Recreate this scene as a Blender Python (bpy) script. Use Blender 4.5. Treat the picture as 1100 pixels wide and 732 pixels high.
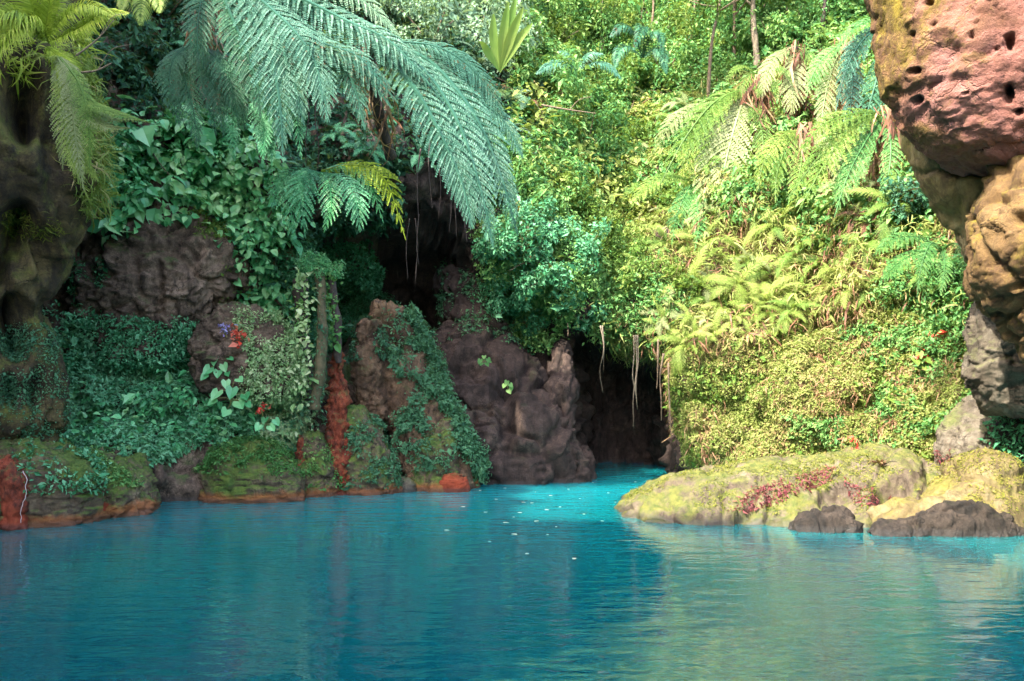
import bpy, math, random
import numpy as np
from mathutils import Vector, Matrix, Euler
from mathutils.bvhtree import BVHTree

for _o in list(bpy.data.objects):
    bpy.data.objects.remove(_o)
SC = bpy.context.scene
COL = SC.collection
RNG = np.random.default_rng(7)
random.seed(7)

# ------------------------------------------------------------------ camera, sky, sun, exposure
FPX, HOR, CAMH = 850.0, 430.0, 1.6          # focal length and horizon line in pixels of an 1100 x 732 frame
cam = bpy.data.cameras.new("camera")
cam_o = bpy.data.objects.new("camera", cam)
COL.objects.link(cam_o)
cam_o.location = (0, 0, CAMH)
cam_o.rotation_euler = (math.radians(90), 0, 0)
cam.sensor_width = 36.0
cam.lens = FPX / 1100.0 * 36.0
cam.shift_y = (HOR - 366.0) / 1100.0
cam.clip_end = 1000.0
SC.camera = cam_o

SUN = Vector((-0.55, -0.50, 0.74)).normalized()
SUN_STRENGTH, SKY_STRENGTH, EXPOSURE = 2.0, 0.15, 3.15
world = bpy.data.worlds.new("World")
SC.world = world
world.use_nodes = True
wt = world.node_tree
wt.nodes.clear()
sky = wt.nodes.new("ShaderNodeTexSky")
sky.sky_type = 'NISHITA'
sky.sun_disc = False
sky.dust_density = 4.0
sky.sun_elevation = math.asin(SUN.z)
sky.sun_rotation = math.atan2(SUN.x, SUN.y)
bg = wt.nodes.new("ShaderNodeBackground")
bg.inputs[1].default_value = SKY_STRENGTH
wo = wt.nodes.new("ShaderNodeOutputWorld")
wt.links.new(sky.outputs[0], bg.inputs[0])
wt.links.new(bg.outputs[0], wo.inputs[0])
sun = bpy.data.lights.new("sun", 'SUN')
sun.energy = SUN_STRENGTH
sun.angle = math.radians(0.6)
sun.color = (1.0, 0.93, 0.80)
sun_o = bpy.data.objects.new("sun", sun)
sun_o.rotation_euler = (-SUN).to_track_quat('-Z', 'Y').to_euler()
sun_o.location = SUN * 40
COL.objects.link(sun_o)
SC.view_settings.view_transform = 'Standard'
SC.view_settings.look = 'None'
SC.view_settings.exposure = EXPOSURE
SC.view_settings.gamma = 1.0
SC.view_settings.use_curve_mapping = False
SC.render.engine = 'CYCLES'
SC.cycles.max_bounces = 6
SC.cycles.diffuse_bounces = 4
SC.cycles.glossy_bounces = 3
SC.cycles.transmission_bounces = 4
SC.cycles.caustics_reflective = False
SC.cycles.caustics_refractive = False


# ------------------------------------------------------------------ numbers: places, noise, polygons
def P(u, v, Y):
    return np.array([(u - 550.0) / FPX * Y, Y, CAMH - (v - HOR) / FPX * Y])


def uv_of(p):
    y = np.maximum(p[:, 1], 0.2)
    return np.stack([550 + FPX * p[:, 0] / y, HOR - FPX * (p[:, 2] - CAMH) / y], 1)


def in_poly(uv, poly):
    x, y = uv[:, 0], uv[:, 1]
    r = np.zeros(len(uv), bool)
    n = len(poly)
    for i in range(n):
        x1, y1 = poly[i]
        x2, y2 = poly[(i + 1) % n]
        c = ((y1 > y) != (y2 > y))
        xi = (x2 - x1) * (y - y1) / ((y2 - y1) if y2 != y1 else 1e-9) + x1
        r ^= c & (x < xi)
    return r


def _h(ix, iy, iz, seed):
    h = (ix.astype(np.int64) * 374761393 + iy.astype(np.int64) * 668265263 + iz.astype(np.int64) * 2147483647 + seed * 974711) & 0xffffffff
    h = ((h ^ (h >> 13)) * 1274126177) & 0xffffffff
    h = ((h ^ (h >> 16)) * 2246822519) & 0xffffffff
    return ((h ^ (h >> 15)) & 0xffffff) / float(0xffffff)


def vn(p, seed=0):
    i = np.floor(p)
    f = p - i
    f = f * f * f * (f * (f * 6 - 15) + 10)
    i = i.astype(np.int64)
    r = 0
    for dx in (0, 1):
        for dy in (0, 1):
            for dz in (0, 1):
                w = (f[:, 0] if dx else 1 - f[:, 0]) * (f[:, 1] if dy else 1 - f[:, 1]) * (f[:, 2] if dz else 1 - f[:, 2])
                r = r + w * _h(i[:, 0] + dx, i[:, 1] + dy, i[:, 2] + dz, seed)
    return r * 2 - 1


def fbm(p, octv=4, seed=0, gain=0.5):
    a, r, s = 1.0, 0, 0
    q = p.copy()
    for k in range(octv):
        r = r + a * vn(q, seed + k * 17)
        s += a
        a *= gain
        q = q * 2.03 + 11.7
    return r / s


def worley(p, seed=0):
    i = np.floor(p).astype(np.int64)
    d1 = np.full(len(p), 9.0)
    d2 = np.full(len(p), 9.0)
    for dx in (-1, 0, 1):
        for dy in (-1, 0, 1):
            for dz in (-1, 0, 1):
                c = i + np.array([dx, dy, dz])
                q = np.stack([c[:, k] + _h(c[:, 0], c[:, 1], c[:, 2], seed + 31 * k) for k in range(3)], 1)
                d = np.linalg.norm(p - q, axis=1)
                d2 = np.where(d < d1, d1, np.minimum(d2, d))
                d1 = np.minimum(d1, d)
    return d1, d2


def facets(p, seed=0):
    """broken planes: each cell of a jittered lattice carries its own tilted plane"""
    i = np.floor(p).astype(np.int64)
    best = np.full(len(p), 9.0)
    val = np.zeros(len(p))
    for dx in (-1, 0, 1):
        for dy in (-1, 0, 1):
            for dz in (-1, 0, 1):
                c = i + np.array([dx, dy, dz])
                h = [_h(c[:, 0], c[:, 1], c[:, 2], seed + 31 * k) for k in range(6)]
                q = c + np.stack(h[:3], 1)
                g = np.stack(h[3:], 1) * 2 - 1
                dl = p - q
                d = np.linalg.norm(dl, axis=1)
                v = (dl * g).sum(1) + 0.35 * g[:, 0]
                w = d < best
                val = np.where(w, v, val)
                best = np.where(w, d, best)
    return val


def nrm(a):
    return a / np.maximum(np.linalg.norm(a, axis=-1, keepdims=True), 1e-9)


# ------------------------------------------------------------------ materials
def _mat(name):
    m = bpy.data.materials.new(name)
    m.use_nodes = True
    nt = m.node_tree
    nt.nodes.clear()
    out = nt.nodes.new("ShaderNodeOutputMaterial")
    return m, nt, out


def _ramp(nt, src, stops):
    r = nt.nodes.new("ShaderNodeValToRGB")
    e = r.color_ramp.elements
    while len(e) < len(stops):
        e.new(0.5)
    for k, (t, c) in enumerate(stops):
        e[k].position = t
        e[k].color = (c[0], c[1], c[2], 1)
    nt.links.new(src, r.inputs[0])
    return r.outputs[0]


def _math(nt, op, a, b=None, clamp=False):
    n = nt.nodes.new("ShaderNodeMath")
    n.operation = op
    n.use_clamp = clamp
    for k, x in enumerate((a, b)):
        if x is None:
            continue
        if isinstance(x, (int, float)):
            n.inputs[k].default_value = x
        else:
            nt.links.new(x, n.inputs[k])
    return n.outputs[0]


def _mix(nt, f, a, b):
    n = nt.nodes.new("ShaderNodeMix")
    n.data_type = 'RGBA'
    for s, x in ((n.inputs['Factor'], f), (n.inputs[6], a), (n.inputs[7], b)):
        if isinstance(x, (int, float)):
            s.default_value = x
        elif isinstance(x, tuple):
            s.default_value = (x[0], x[1], x[2], 1)
        else:
            nt.links.new(x, s)
    return n.outputs[2]


def _noise(nt, vec, scale, detail=6, rough=0.6, dist=0.0):
    n = nt.nodes.new("ShaderNodeTexNoise")
    n.inputs['Scale'].default_value = scale
    n.inputs['Detail'].default_value = detail
    n.inputs['Roughness'].default_value = rough
    n.inputs['Distortion'].default_value = dist
    nt.links.new(vec, n.inputs['Vector'])
    return n.outputs['Fac']


def leaf_mat(name, stops, transl=0.3, rough=0.55, spec=0.22):
    """leaf colour runs along the per-leaf attribute 'tint' and wanders from clump to clump"""
    m, nt, out = _mat(name)
    at = nt.nodes.new("ShaderNodeAttribute")
    at.attribute_name = "tint"
    geo = nt.nodes.new("ShaderNodeNewGeometry")
    oi = nt.nodes.new("ShaderNodeObjectInfo")
    nz = _noise(nt, geo.outputs['Position'], 1.1, 3)
    t = _math(nt, 'MULTIPLY', _math(nt, 'SUBTRACT', nz, 0.5), 1.1)
    t = _math(nt, 'ADD', at.outputs['Fac'], t)
    t = _math(nt, 'ADD', t, _math(nt, 'MULTIPLY', _math(nt, 'SUBTRACT', oi.outputs['Random'], 0.5), 0.3), True)
    c = _ramp(nt, t, stops)
    b = nt.nodes.new("ShaderNodeBsdfPrincipled")
    b.inputs['Roughness'].default_value = rough
    b.inputs['Specular IOR Level'].default_value = spec
    nt.links.new(c, b.inputs['Base Color'])
    tr = nt.nodes.new("ShaderNodeBsdfTranslucent")
    nt.links.new(_mix(nt, 0.35, c, (0.35, 0.42, 0.03)), tr.inputs['Color'])
    mx = nt.nodes.new("ShaderNodeMixShader")
    mx.inputs[0].default_value = transl
    nt.links.new(b.outputs[0], mx.inputs[1])
    nt.links.new(tr.outputs[0], mx.inputs[2])
    nt.links.new(mx.outputs[0], out.inputs[0])
    return m


def rock_mat(name, ca, cb, cc, moss_a, moss_b, moss=0.5, up=0.5, stain=None, scale=1.0, rough=0.85, bump=0.5, wet=True, vein=None):
    """mottled stone ca..cb..cc, moss on ledges and in patches, iron stain and a wet band near the water"""
    m, nt, out = _mat(name)
    geo = nt.nodes.new("ShaderNodeNewGeometry")
    pos = geo.outputs['Position']
    n1 = _noise(nt, pos, 1.3 * scale, 8, 0.65, 0.4)
    n2 = _noise(nt, pos, 9.0 * scale, 8, 0.7)
    n3 = _noise(nt, pos, 34.0 * scale, 4, 0.7)
    f = _math(nt, 'ADD', _math(nt, 'MULTIPLY', n1, 0.5), _math(nt, 'ADD', _math(nt, 'MULTIPLY', n2, 0.3), _math(nt, 'MULTIPLY', n3, 0.2)))
    col = _ramp(nt, f, [(0.40, ca), (0.5, cb), (0.60, cc)])
    mp = nt.nodes.new("ShaderNodeMapping")
    mp.inputs['Scale'].default_value = (1.0, 1.0, 0.22)
    nt.links.new(pos, mp.inputs[0])
    n5 = _noise(nt, mp.outputs[0], 5.0 * scale, 6, 0.7, 0.5)
    col = _mix(nt, _math(nt, 'MULTIPLY', _math(nt, 'SUBTRACT', n5, 0.47), 5.0, True), col, (ca[0] * .55, ca[1] * .55, ca[2] * .55))
    vo = nt.nodes.new("ShaderNodeTexVoronoi")
    vo.feature = 'DISTANCE_TO_EDGE'
    vo.inputs['Scale'].default_value = 2.2 * scale
    wv_ = nt.nodes.new("ShaderNodeVectorMath")
    wv_.operation = 'ADD'
    nz_ = nt.nodes.new("ShaderNodeTexNoise")
    nz_.inputs['Scale'].default_value = 3.0 * scale
    nz_.inputs['Detail'].default_value = 5
    nt.links.new(pos, nz_.inputs['Vector'])
    nt.links.new(pos, wv_.inputs[0])
    nt.links.new(nz_.outputs['Color'], wv_.inputs[1])
    nt.links.new(wv_.outputs[0], vo.inputs['Vector'])
    seam = _math(nt, 'SUBTRACT', 1.0, _math(nt, 'MULTIPLY', vo.outputs['Distance'], 28.0), True)
    seam = _math(nt, 'MULTIPLY', seam, _math(nt, 'MULTIPLY', _math(nt, 'SUBTRACT', n1, 0.45), 6.0, True))
    col = _mix(nt, _math(nt, 'MULTIPLY', seam, 0.8), col, (ca[0] * .35, ca[1] * .35, ca[2] * .35))
    if vein:
        # a second, differently coloured bed of the stone, met along an uneven front
        s0 = nt.nodes.new("ShaderNodeSeparateXYZ")
        nt.links.new(pos, s0.inputs[0])
        vf = _math(nt, 'ADD', _math(nt, 'SUBTRACT', s0.outputs['X'], vein[0]), _math(nt, 'MULTIPLY', _math(nt, 'SUBTRACT', n1, 0.5), 2.2))
        vf = _math(nt, 'MULTIPLY', vf, 1.0 / vein[1], True)
        col = _mix(nt, vf, col, _ramp(nt, f, [(0.36, vein[2]), (0.5, vein[3]), (0.64, vein[4])]))
        moss_cut = _math(nt, 'MULTIPLY', vf, 0.8)
    sx = nt.nodes.new("ShaderNodeSeparateXYZ")
    nt.links.new(geo.outputs['Normal'], sx.inputs[0])
    nm = _noise(nt, pos, 1.9 * scale, 7, 0.7, 0.6)
    mk = _math(nt, 'ADD', _math(nt, 'MULTIPLY', sx.outputs['Z'], up), _math(nt, 'MULTIPLY', _math(nt, 'SUBTRACT', nm, 0.5), 2.6))
    mk = _math(nt, 'ADD', mk, _math(nt, 'MULTIPLY', _math(nt, 'SUBTRACT', n3, 0.5), 0.8))
    mk = _math(nt, 'MULTIPLY', _math(nt, 'ADD', mk, moss - 0.5), 2.2, True)
    if vein:
        mk = _math(nt, 'SUBTRACT', mk, moss_cut, True)
    mcol = _ramp(nt, n2, [(0.35, moss_a), (0.65, moss_b)])
    col = _mix(nt, mk, col, mcol)
    sp = nt.nodes.new("ShaderNodeSeparateXYZ")
    nt.links.new(pos, sp.inputs[0])
    if stain:
        sc, zmax, amt = stain
        s = _math(nt, 'SUBTRACT', _math(nt, 'ADD', _math(nt, 'MULTIPLY', n1, 2.0 * zmax), -0.35 * zmax), sp.outputs['Z'])
        s = _math(nt, 'MULTIPLY', _math(nt, 'MULTIPLY', s, 3.5 / zmax, True), amt)
        col = _mix(nt, s, col, _mix(nt, n2, sc, (sc[0] * 0.45, sc[1] * 0.45, sc[2] * 0.6)))
    wv = 0.0
    if wet:
        wv = _math(nt, 'MULTIPLY', _math(nt, 'SUBTRACT', _math(nt, 'ADD', 0.02, _math(nt, 'MULTIPLY', n1, 0.14)), sp.outputs['Z']), 20.0, True)
        col = _mix(nt, _math(nt, 'MULTIPLY', wv, 0.55), col, (0.025, 0.022, 0.02))
    b = nt.nodes.new("ShaderNodeBsdfPrincipled")
    nt.links.new(col, b.inputs['Base Color'])
    if wet:
        nt.links.new(_math(nt, 'SUBTRACT', rough, _math(nt, 'MULTIPLY', wv, 0.45)), b.inputs['Roughness'])
    else:
        b.inputs['Roughness'].default_value = rough
    b.inputs['Specular IOR Level'].default_value = 0.3
    n4 = _noise(nt, pos, 90.0 * scale, 3, 0.8)
    hgt = _math(nt, 'ADD', _math(nt, 'SUBTRACT', _math(nt, 'MULTIPLY', n2, 0.9), _math(nt, 'MULTIPLY', seam, 0.5)), _math(nt, 'ADD', _math(nt, 'MULTIPLY', n3, 0.5), _math(nt, 'MULTIPLY', n4, 0.22)))
    bp = nt.nodes.new("ShaderNodeBump")
    bp.inputs['Strength'].default_value = bump
    bp.inputs['Distance'].default_value = 0.12
    nt.links.new(hgt, bp.inputs['Height'])
    nt.links.new(bp.outputs[0], b.inputs['Normal'])
    nt.links.new(b.outputs[0], out.inputs[0])
    return m


def plain_mat(name, ca, cb, scale=12, rough=0.8, bump=0.4):
    m, nt, out = _mat(name)
    tc = nt.nodes.new("ShaderNodeTexCoord")
    n = _noise(nt, tc.outputs['Object'], scale, 6, 0.7)
    b = nt.nodes.new("ShaderNodeBsdfPrincipled")
    nt.links.new(_ramp(nt, n, [(0.35, ca), (0.65, cb)]), b.inputs['Base Color'])
    b.inputs['Roughness'].default_value = rough
    bp = nt.nodes.new("ShaderNodeBump")
    bp.inputs['Strength'].default_value = bump
    bp.inputs['Distance'].default_value = 0.05
    nt.links.new(n, bp.inputs['Height'])
    nt.links.new(bp.outputs[0], b.inputs['Normal'])
    nt.links.new(b.outputs[0], out.inputs[0])
    return m


G = {}
G['teal'] = leaf_mat("leaf_teal", [(0.0, (0.05, 0.04, 0.015)), (0.06, (0.016, 0.09, 0.035)), (0.5, (0.05, 0.235, 0.10)), (1.0, (0.20, 0.45, 0.24))], 0.25)
G['tealpale'] = leaf_mat("leaf_teal_pale", [(0.0, (0.09, 0.06, 0.02)), (0.08, (0.014, 0.065, 0.04)), (0.5, (0.045, 0.145, 0.095)), (1.0, (0.16, 0.31, 0.225))], 0.3)
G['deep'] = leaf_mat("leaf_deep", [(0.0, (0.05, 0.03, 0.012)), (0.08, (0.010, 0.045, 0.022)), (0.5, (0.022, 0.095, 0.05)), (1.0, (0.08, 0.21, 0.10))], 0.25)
G['green'] = leaf_mat("leaf_green", [(0.0, (0.025, 0.10, 0.025)), (0.5, (0.08, 0.23, 0.06)), (1.0, (0.24, 0.37, 0.11))], 0.3)
G['vine'] = leaf_mat("leaf_vine", [(0.0, (0.03, 0.18, 0.06)), (0.5, (0.10, 0.40, 0.15)), (1.0, (0.34, 0.60, 0.26))], 0.25, 0.35, 0.5)
G['bright'] = leaf_mat("leaf_bright", [(0.0, (0.034, 0.089, 0.014)), (0.5, (0.110, 0.206, 0.034)), (1.0, (0.234, 0.289, 0.069))], 0.35)
G['yellow'] = leaf_mat("leaf_yellow", [(0.0, (0.055, 0.10, 0.015)), (0.45, (0.175, 0.255, 0.045)), (0.8, (0.28, 0.34, 0.09)), (1.0, (0.33, 0.25, 0.11))], 0.4)
G['pale'] = leaf_mat("leaf_pale", [(0.0, (0.096, 0.138, 0.041)), (0.5, (0.193, 0.234, 0.096)), (1.0, (0.289, 0.303, 0.158))], 0.3)
G['dry'] = leaf_mat("leaf_dry", [(0.0, (0.064, 0.024, 0.016)), (0.5, (0.176, 0.080, 0.048)), (1.0, (0.320, 0.208, 0.112))], 0.2)
G['red'] = leaf_mat("leaf_red", [(0.0, (0.07, 0.012, 0.018)), (0.5, (0.18, 0.045, 0.055)), (1.0, (0.30, 0.13, 0.11))], 0.2)
G['grey'] = leaf_mat("leaf_greygreen", [(0.0, (0.05, 0.11, 0.06)), (0.5, (0.14, 0.25, 0.15)), (1.0, (0.30, 0.42, 0.27))], 0.3)
G['mint'] = leaf_mat("leaf_mint", [(0.0, (0.07, 0.17, 0.06)), (0.5, (0.22, 0.38, 0.15)), (1.0, (0.46, 0.54, 0.30))], 0.3)
G['lime'] = leaf_mat("leaf_lime", [(0.0, (0.08, 0.14, 0.01)), (0.5, (0.26, 0.36, 0.03)), (1.0, (0.46, 0.50, 0.09))], 0.4)
G['moss'] = leaf_mat("moss_blades", [(0.0, (0.04, 0.07, 0.01)), (0.5, (0.11, 0.13, 0.02)), (1.0, (0.22, 0.20, 0.045))], 0.2, .8, .1)
G['straw'] = leaf_mat("leaf_straw", [(0.0, (0.09, 0.13, 0.025)), (0.4, (0.20, 0.26, 0.06)), (0.78, (0.31, 0.32, 0.11)), (1.0, (0.34, 0.24, 0.12))], 0.35, .6, .2)
BARK = plain_mat("bark", (0.06, 0.04, 0.025), (0.17, 0.12, 0.07), 14)
BARK_PALE = plain_mat("bark_pale", (0.104, 0.078, 0.052), (0.221, 0.176, 0.117), 14)
MOSSBARK = plain_mat("mossy_bark", (0.035, 0.035, 0.012), (0.11, 0.085, 0.04), 9)
BARK_DARK = plain_mat("bark_dark", (0.02, 0.014, 0.012), (0.07, 0.045, 0.035), 14)
STALK = plain_mat("stalk", (0.10, 0.11, 0.03), (0.22, 0.22, 0.06), 10, 0.6, 0.1)

R_CLIFF = rock_mat("cliff_rock", (0.035, 0.023, 0.016), (0.12, 0.080, 0.055), (0.27, 0.185, 0.13), (0.02, 0.05, 0.012), (0.09, 0.12, 0.03), 0.22, 0.5, None, 1.0)
R_SLOPE = rock_mat("slope_earth", (0.05, 0.03, 0.02), (0.12, 0.075, 0.04), (0.2, 0.14, 0.07), (0.05, 0.08, 0.015), (0.16, 0.18, 0.04), 0.55, 0.4)
R_PILLAR = rock_mat("pillar_rock", (0.015, 0.011, 0.007), (0.049, 0.036, 0.015), (0.112, 0.083, 0.030), (0.038, 0.053, 0.006), (0.112, 0.112, 0.019), 0.46, 0.4, ((0.225, 0.045, 0.015), 0.3, 0.8))
R_BANK = rock_mat("bank_rock", (0.05, 0.035, 0.025), (0.12, 0.085, 0.05), (0.20, 0.15, 0.09), (0.03, 0.07, 0.012), (0.11, 0.15, 0.025), 0.55, 0.5, ((0.34, 0.11, 0.03), 0.26, 0.8))
R_RED = rock_mat("red_stained_rock", (0.06, 0.022, 0.014), (0.22, 0.042, 0.018), (0.36, 0.085, 0.04), (0.03, 0.07, 0.012), (0.11, 0.13, 0.04), 0.32, 0.3, ((0.36, 0.06, 0.02), 0.5, 0.75), 2.0)
R_BROWN = rock_mat("warm_brown_rock", (0.05, 0.028, 0.016), (0.14, 0.08, 0.045), (0.26, 0.16, 0.09), (0.03, 0.05, 0.015), (0.09, 0.10, 0.03), 0.2, 0.4)
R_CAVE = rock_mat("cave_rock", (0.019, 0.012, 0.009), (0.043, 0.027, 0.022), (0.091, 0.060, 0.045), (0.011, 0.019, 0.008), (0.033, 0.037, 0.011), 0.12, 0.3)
R_MOUND = rock_mat("mossy_boulder_rock", (0.056, 0.040, 0.028), (0.102, 0.077, 0.052), (0.168, 0.133, 0.098), (0.042, 0.059, 0.011), (0.126, 0.120, 0.024), 0.46, 0.45, None, 1.1, 0.8, 0.35)
R_YEL = rock_mat("yellow_boulder_rock", (0.083, 0.060, 0.026), (0.130, 0.098, 0.041), (0.170, 0.140, 0.077), (0.077, 0.070, 0.011), (0.150, 0.130, 0.026), 0.42, 0.3, None, 1.2, 0.8, 0.3)
R_DARK = rock_mat("dark_rock_hollow_shade", (0.009, 0.008, 0.006), (0.025, 0.018, 0.013), (0.049, 0.036, 0.026), (0.013, 0.017, 0.006), (0.033, 0.029, 0.009), 0.2, 0.3)  # dark boulder stone; also carries the painted shade of the right-bank hollows
R_GREYR = rock_mat("grey_rock", (0.065, 0.050, 0.035), (0.111, 0.091, 0.065), (0.158, 0.137, 0.105), (0.058, 0.076, 0.023), (0.129, 0.129, 0.041), 0.3, 0.4)
R_PINK = rock_mat("pink_pitted_rock", (0.077, 0.039, 0.015), (0.140, 0.074, 0.032), (0.196, 0.116, 0.052), (0.091, 0.070, 0.007), (0.211, 0.155, 0.018), 0.72, 0.0, None, 0.9, 0.9, 0.7, False,
                  vein=(4.05, 0.6, (0.125, 0.047, 0.033), (0.218, 0.094, 0.072), (0.281, 0.136, 0.117)))
R_OCHRE = rock_mat("ochre_rock", (0.073, 0.040, 0.018), (0.128, 0.076, 0.027), (0.176, 0.115, 0.048), (0.079, 0.064, 0.006), (0.170, 0.128, 0.012), 0.45, 0.3, None, 1.0, 0.85, 0.5, False)
R_OLIVE = rock_mat("olive_rock", (0.101, 0.070, 0.031), (0.187, 0.140, 0.055), (0.257, 0.211, 0.109), (0.078, 0.078, 0.016), (0.172, 0.156, 0.031), 0.4, 0.2, None, 0.8, 0.85, 0.3, False)


# ------------------------------------------------------------------ meshes and things
def mesh_np(name, verts, faces, mat, smooth=True, tint=None):
    """faces: list of (m,k) arrays of the same k within each array"""
    me = bpy.data.meshes.new(name)
    verts = np.asarray(verts, np.float32)
    faces = [np.asarray(f, np.int32) for f in (faces if isinstance(faces, list) else [faces]) if len(f)]
    nl = sum(f.size for f in faces)
    nf = sum(len(f) for f in faces)
    me.vertices.add(len(verts))
    me.vertices.foreach_set("co", verts.ravel())
    me.loops.add(nl)
    me.loops.foreach_set("vertex_index", np.concatenate([f.ravel() for f in faces]))
    me.polygons.add(nf)
    tot = np.concatenate([np.full(len(f), f.shape[1], np.int32) for f in faces])
    st = np.concatenate([[0], np.cumsum(tot)[:-1]]).astype(np.int32)
    me.polygons.foreach_set("loop_start", st)
    me.polygons.foreach_set("loop_total", tot)
    me.update(calc_edges=True)
    me.polygons.foreach_set("use_smooth", np.full(nf, smooth))
    if tint is not None:
        a = me.attributes.new("tint", 'FLOAT', 'FACE')
        a.data.foreach_set("value", np.asarray(tint, np.float32))
    me.materials.append(mat)
    return me


def link(name, me, parent=None, origin=None):
    o = bpy.data.objects.new(name, me)
    COL.objects.link(o)
    if origin is not None:
        o.location = origin
    if parent is not None:
        o.parent = parent
    return o


def tag(o, label, cat, group=None, kind=None):
    o['label'] = label
    o['category'] = cat
    if group:
        o['group'] = group
    if kind:
        o['kind'] = kind
    return o


def thing(name, label, cat, loc=(0, 0, 0), group=None, rot=None):
    o = bpy.data.objects.new(name, None)
    COL.objects.link(o)
    o.empty_display_size = 0.1
    o.location = loc
    if rot is not None:
        o.rotation_euler = rot
    return tag(o, label, cat, group)


def solid(name, V, F, mat, label=None, cat=None, group=None, kind=None, parent=None, tint=None, smooth=True):
    """a mesh in world coordinates; a top-level thing gets its origin at its base"""
    V = np.asarray(V)
    if parent is None and kind != 'structure':
        org = np.array([V[:, 0].mean(), V[:, 1].mean(), V[:, 2].min()])
    elif parent is not None:
        org = np.array(parent.location)
    else:
        org = np.zeros(3)
    me = mesh_np(name, V - org, F, mat, smooth, tint)
    o = link(name, me, parent)
    if parent is None:
        o.location = org
    if label:
        tag(o, label, cat, group)
    if kind:
        o['kind'] = kind
    return o


def grid_faces(n, m, wrap=False):
    i, j = np.meshgrid(np.arange(n - 1), np.arange(m if wrap else m - 1), indexing='ij')
    i, j = i.ravel(), j.ravel()
    k = (j + 1) % m
    return np.stack([i * m + j, i * m + k, (i + 1) * m + k, (i + 1) * m + j], 1)


class Surf:
    """a grid surface one can sample: V (n,m,3)"""
    def __init__(self, V):
        self.V = V
        du = np.gradient(V, axis=0)
        dv = np.gradient(V, axis=1)
        self.N = nrm(np.cross(du, dv))
        A, B, C_, D = V[:-1, :-1], V[1:, :-1], V[1:, 1:], V[:-1, 1:]
        self.area = 0.5 * np.linalg.norm(np.cross(C_ - A, D - B), axis=-1)

    def flip(self):
        self.N = -self.N
        return self

    def sample_in(self, poly, density, rng, pad=12):
        """points per square metre over the cells that fall in the region"""
        C_ = (self.V[:-1, :-1] + self.V[1:, 1:]) / 2
        uv = uv_of(C_.reshape(-1, 3))
        m = np.zeros(len(uv), bool)
        for dx, dy in ((0, 0), (pad, 0), (-pad, 0), (0, pad), (0, -pad)):
            m |= in_poly(uv + np.array([dx, dy]), poly)
        m &= C_.reshape(-1, 3)[:, 1] > 5
        m = m.reshape(self.area.shape)
        n = int((self.area * m).sum() * density)
        return self.sample(n, rng, m) if n else (np.zeros((0, 3)), np.zeros((0, 3)))

    def sample(self, n, rng, mask=None):
        w = (self.area if mask is None else self.area * mask).ravel()
        w = w / w.sum()
        k = rng.choice(len(w), n, p=w)
        i, j = np.unravel_index(k, self.area.shape)
        a, b = rng.random((n, 1)), rng.random((n, 1))
        def bl(X):
            return (X[i, j] * (1 - a) * (1 - b) + X[i + 1, j] * a * (1 - b) + X[i, j + 1] * (1 - a) * b + X[i + 1, j + 1] * a * b)
        return bl(self.V), nrm(bl(self.N))


# ------------------------------------------------------------------ leaves
LEAF4 = (np.array([[0, 0, 0], [0.42, 0.5, 0.10], [1, 0, -0.08], [0.42, -0.5, 0.10]]), np.array([[0, 3, 2, 1]]))
LEAF6 = (np.array([[0, 0, 0], [0.22, 0.46, 0.07], [0.6, 0.40, 0.04], [1, 0, -0.16], [0.6, -0.40, 0.04], [0.22, -0.46, 0.07], [0.42, 0, -0.03]]),
         np.array([[0, 6, 1], [1, 6, 2], [2, 6, 3], [3, 6, 4], [4, 6, 5], [5, 6, 0]]))
BLADE = (np.array([[0, 0.5, 0], [0, -0.5, 0], [0.4, 0.5, 0.10], [0.4, -0.5, 0.10], [0.75, 0.3, 0.02], [0.75, -0.3, 0.02], [1.0, 0.03, -0.22], [1.0, -0.03, -0.22]]),
         np.array([[0, 1, 3, 2], [2, 3, 5, 4], [4, 5, 7, 6]]))


def inst(tpl, pos, X, Yv, Z, sl, sw):
    tv, tf = tpl
    n, k = len(pos), len(tv)
    sl = np.broadcast_to(np.asarray(sl, float), (n,))[:, None, None]
    sw = np.broadcast_to(np.asarray(sw, float), (n,))[:, None, None]
    V = pos[:, None, :] + sl * tv[None, :, 0:1] * X[:, None, :] + sw * tv[None, :, 1:2] * Yv[:, None, :] + sl * tv[None, :, 2:3] * Z[:, None, :]
    F = (tf[None] + (np.arange(n) * k)[:, None, None]).reshape(-1, tf.shape[1])
    return V.reshape(-1, 3), F, len(tf)


def leaves(pos, N, rng, size, aspect=0.5, tpl=LEAF4, spread=0.6, droop=0.5, out=0.4, var=0.35, upn=0.5):
    n = len(pos)
    Z = nrm(N * 0.8 + np.array([0, 0, upn]) + rng.normal(0, spread, (n, 3)))
    d = rng.normal(0, 1, (n, 3)) * 0.7 + np.array([0, 0, -droop]) + N * out
    X = nrm(d - (d * Z).sum(1, keepdims=True) * Z)
    Yv = np.cross(Z, X)
    s = size * np.exp(rng.normal(0, var, n))
    return inst(tpl, pos, X, Yv, Z, s, s * aspect)


def join(parts):
    V, F, o = [], {}, 0
    for v, f in parts:
        V.append(v)
        F.setdefault(f.shape[1], []).append(f + o)
        o += len(v)
    return np.concatenate(V), [np.concatenate(x) for x in F.values()]


def tints(n, rep, rng, mean=0.45, sd=0.22):
    return np.repeat(np.clip(rng.normal(mean, sd, n), 0, 1), rep)


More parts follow.
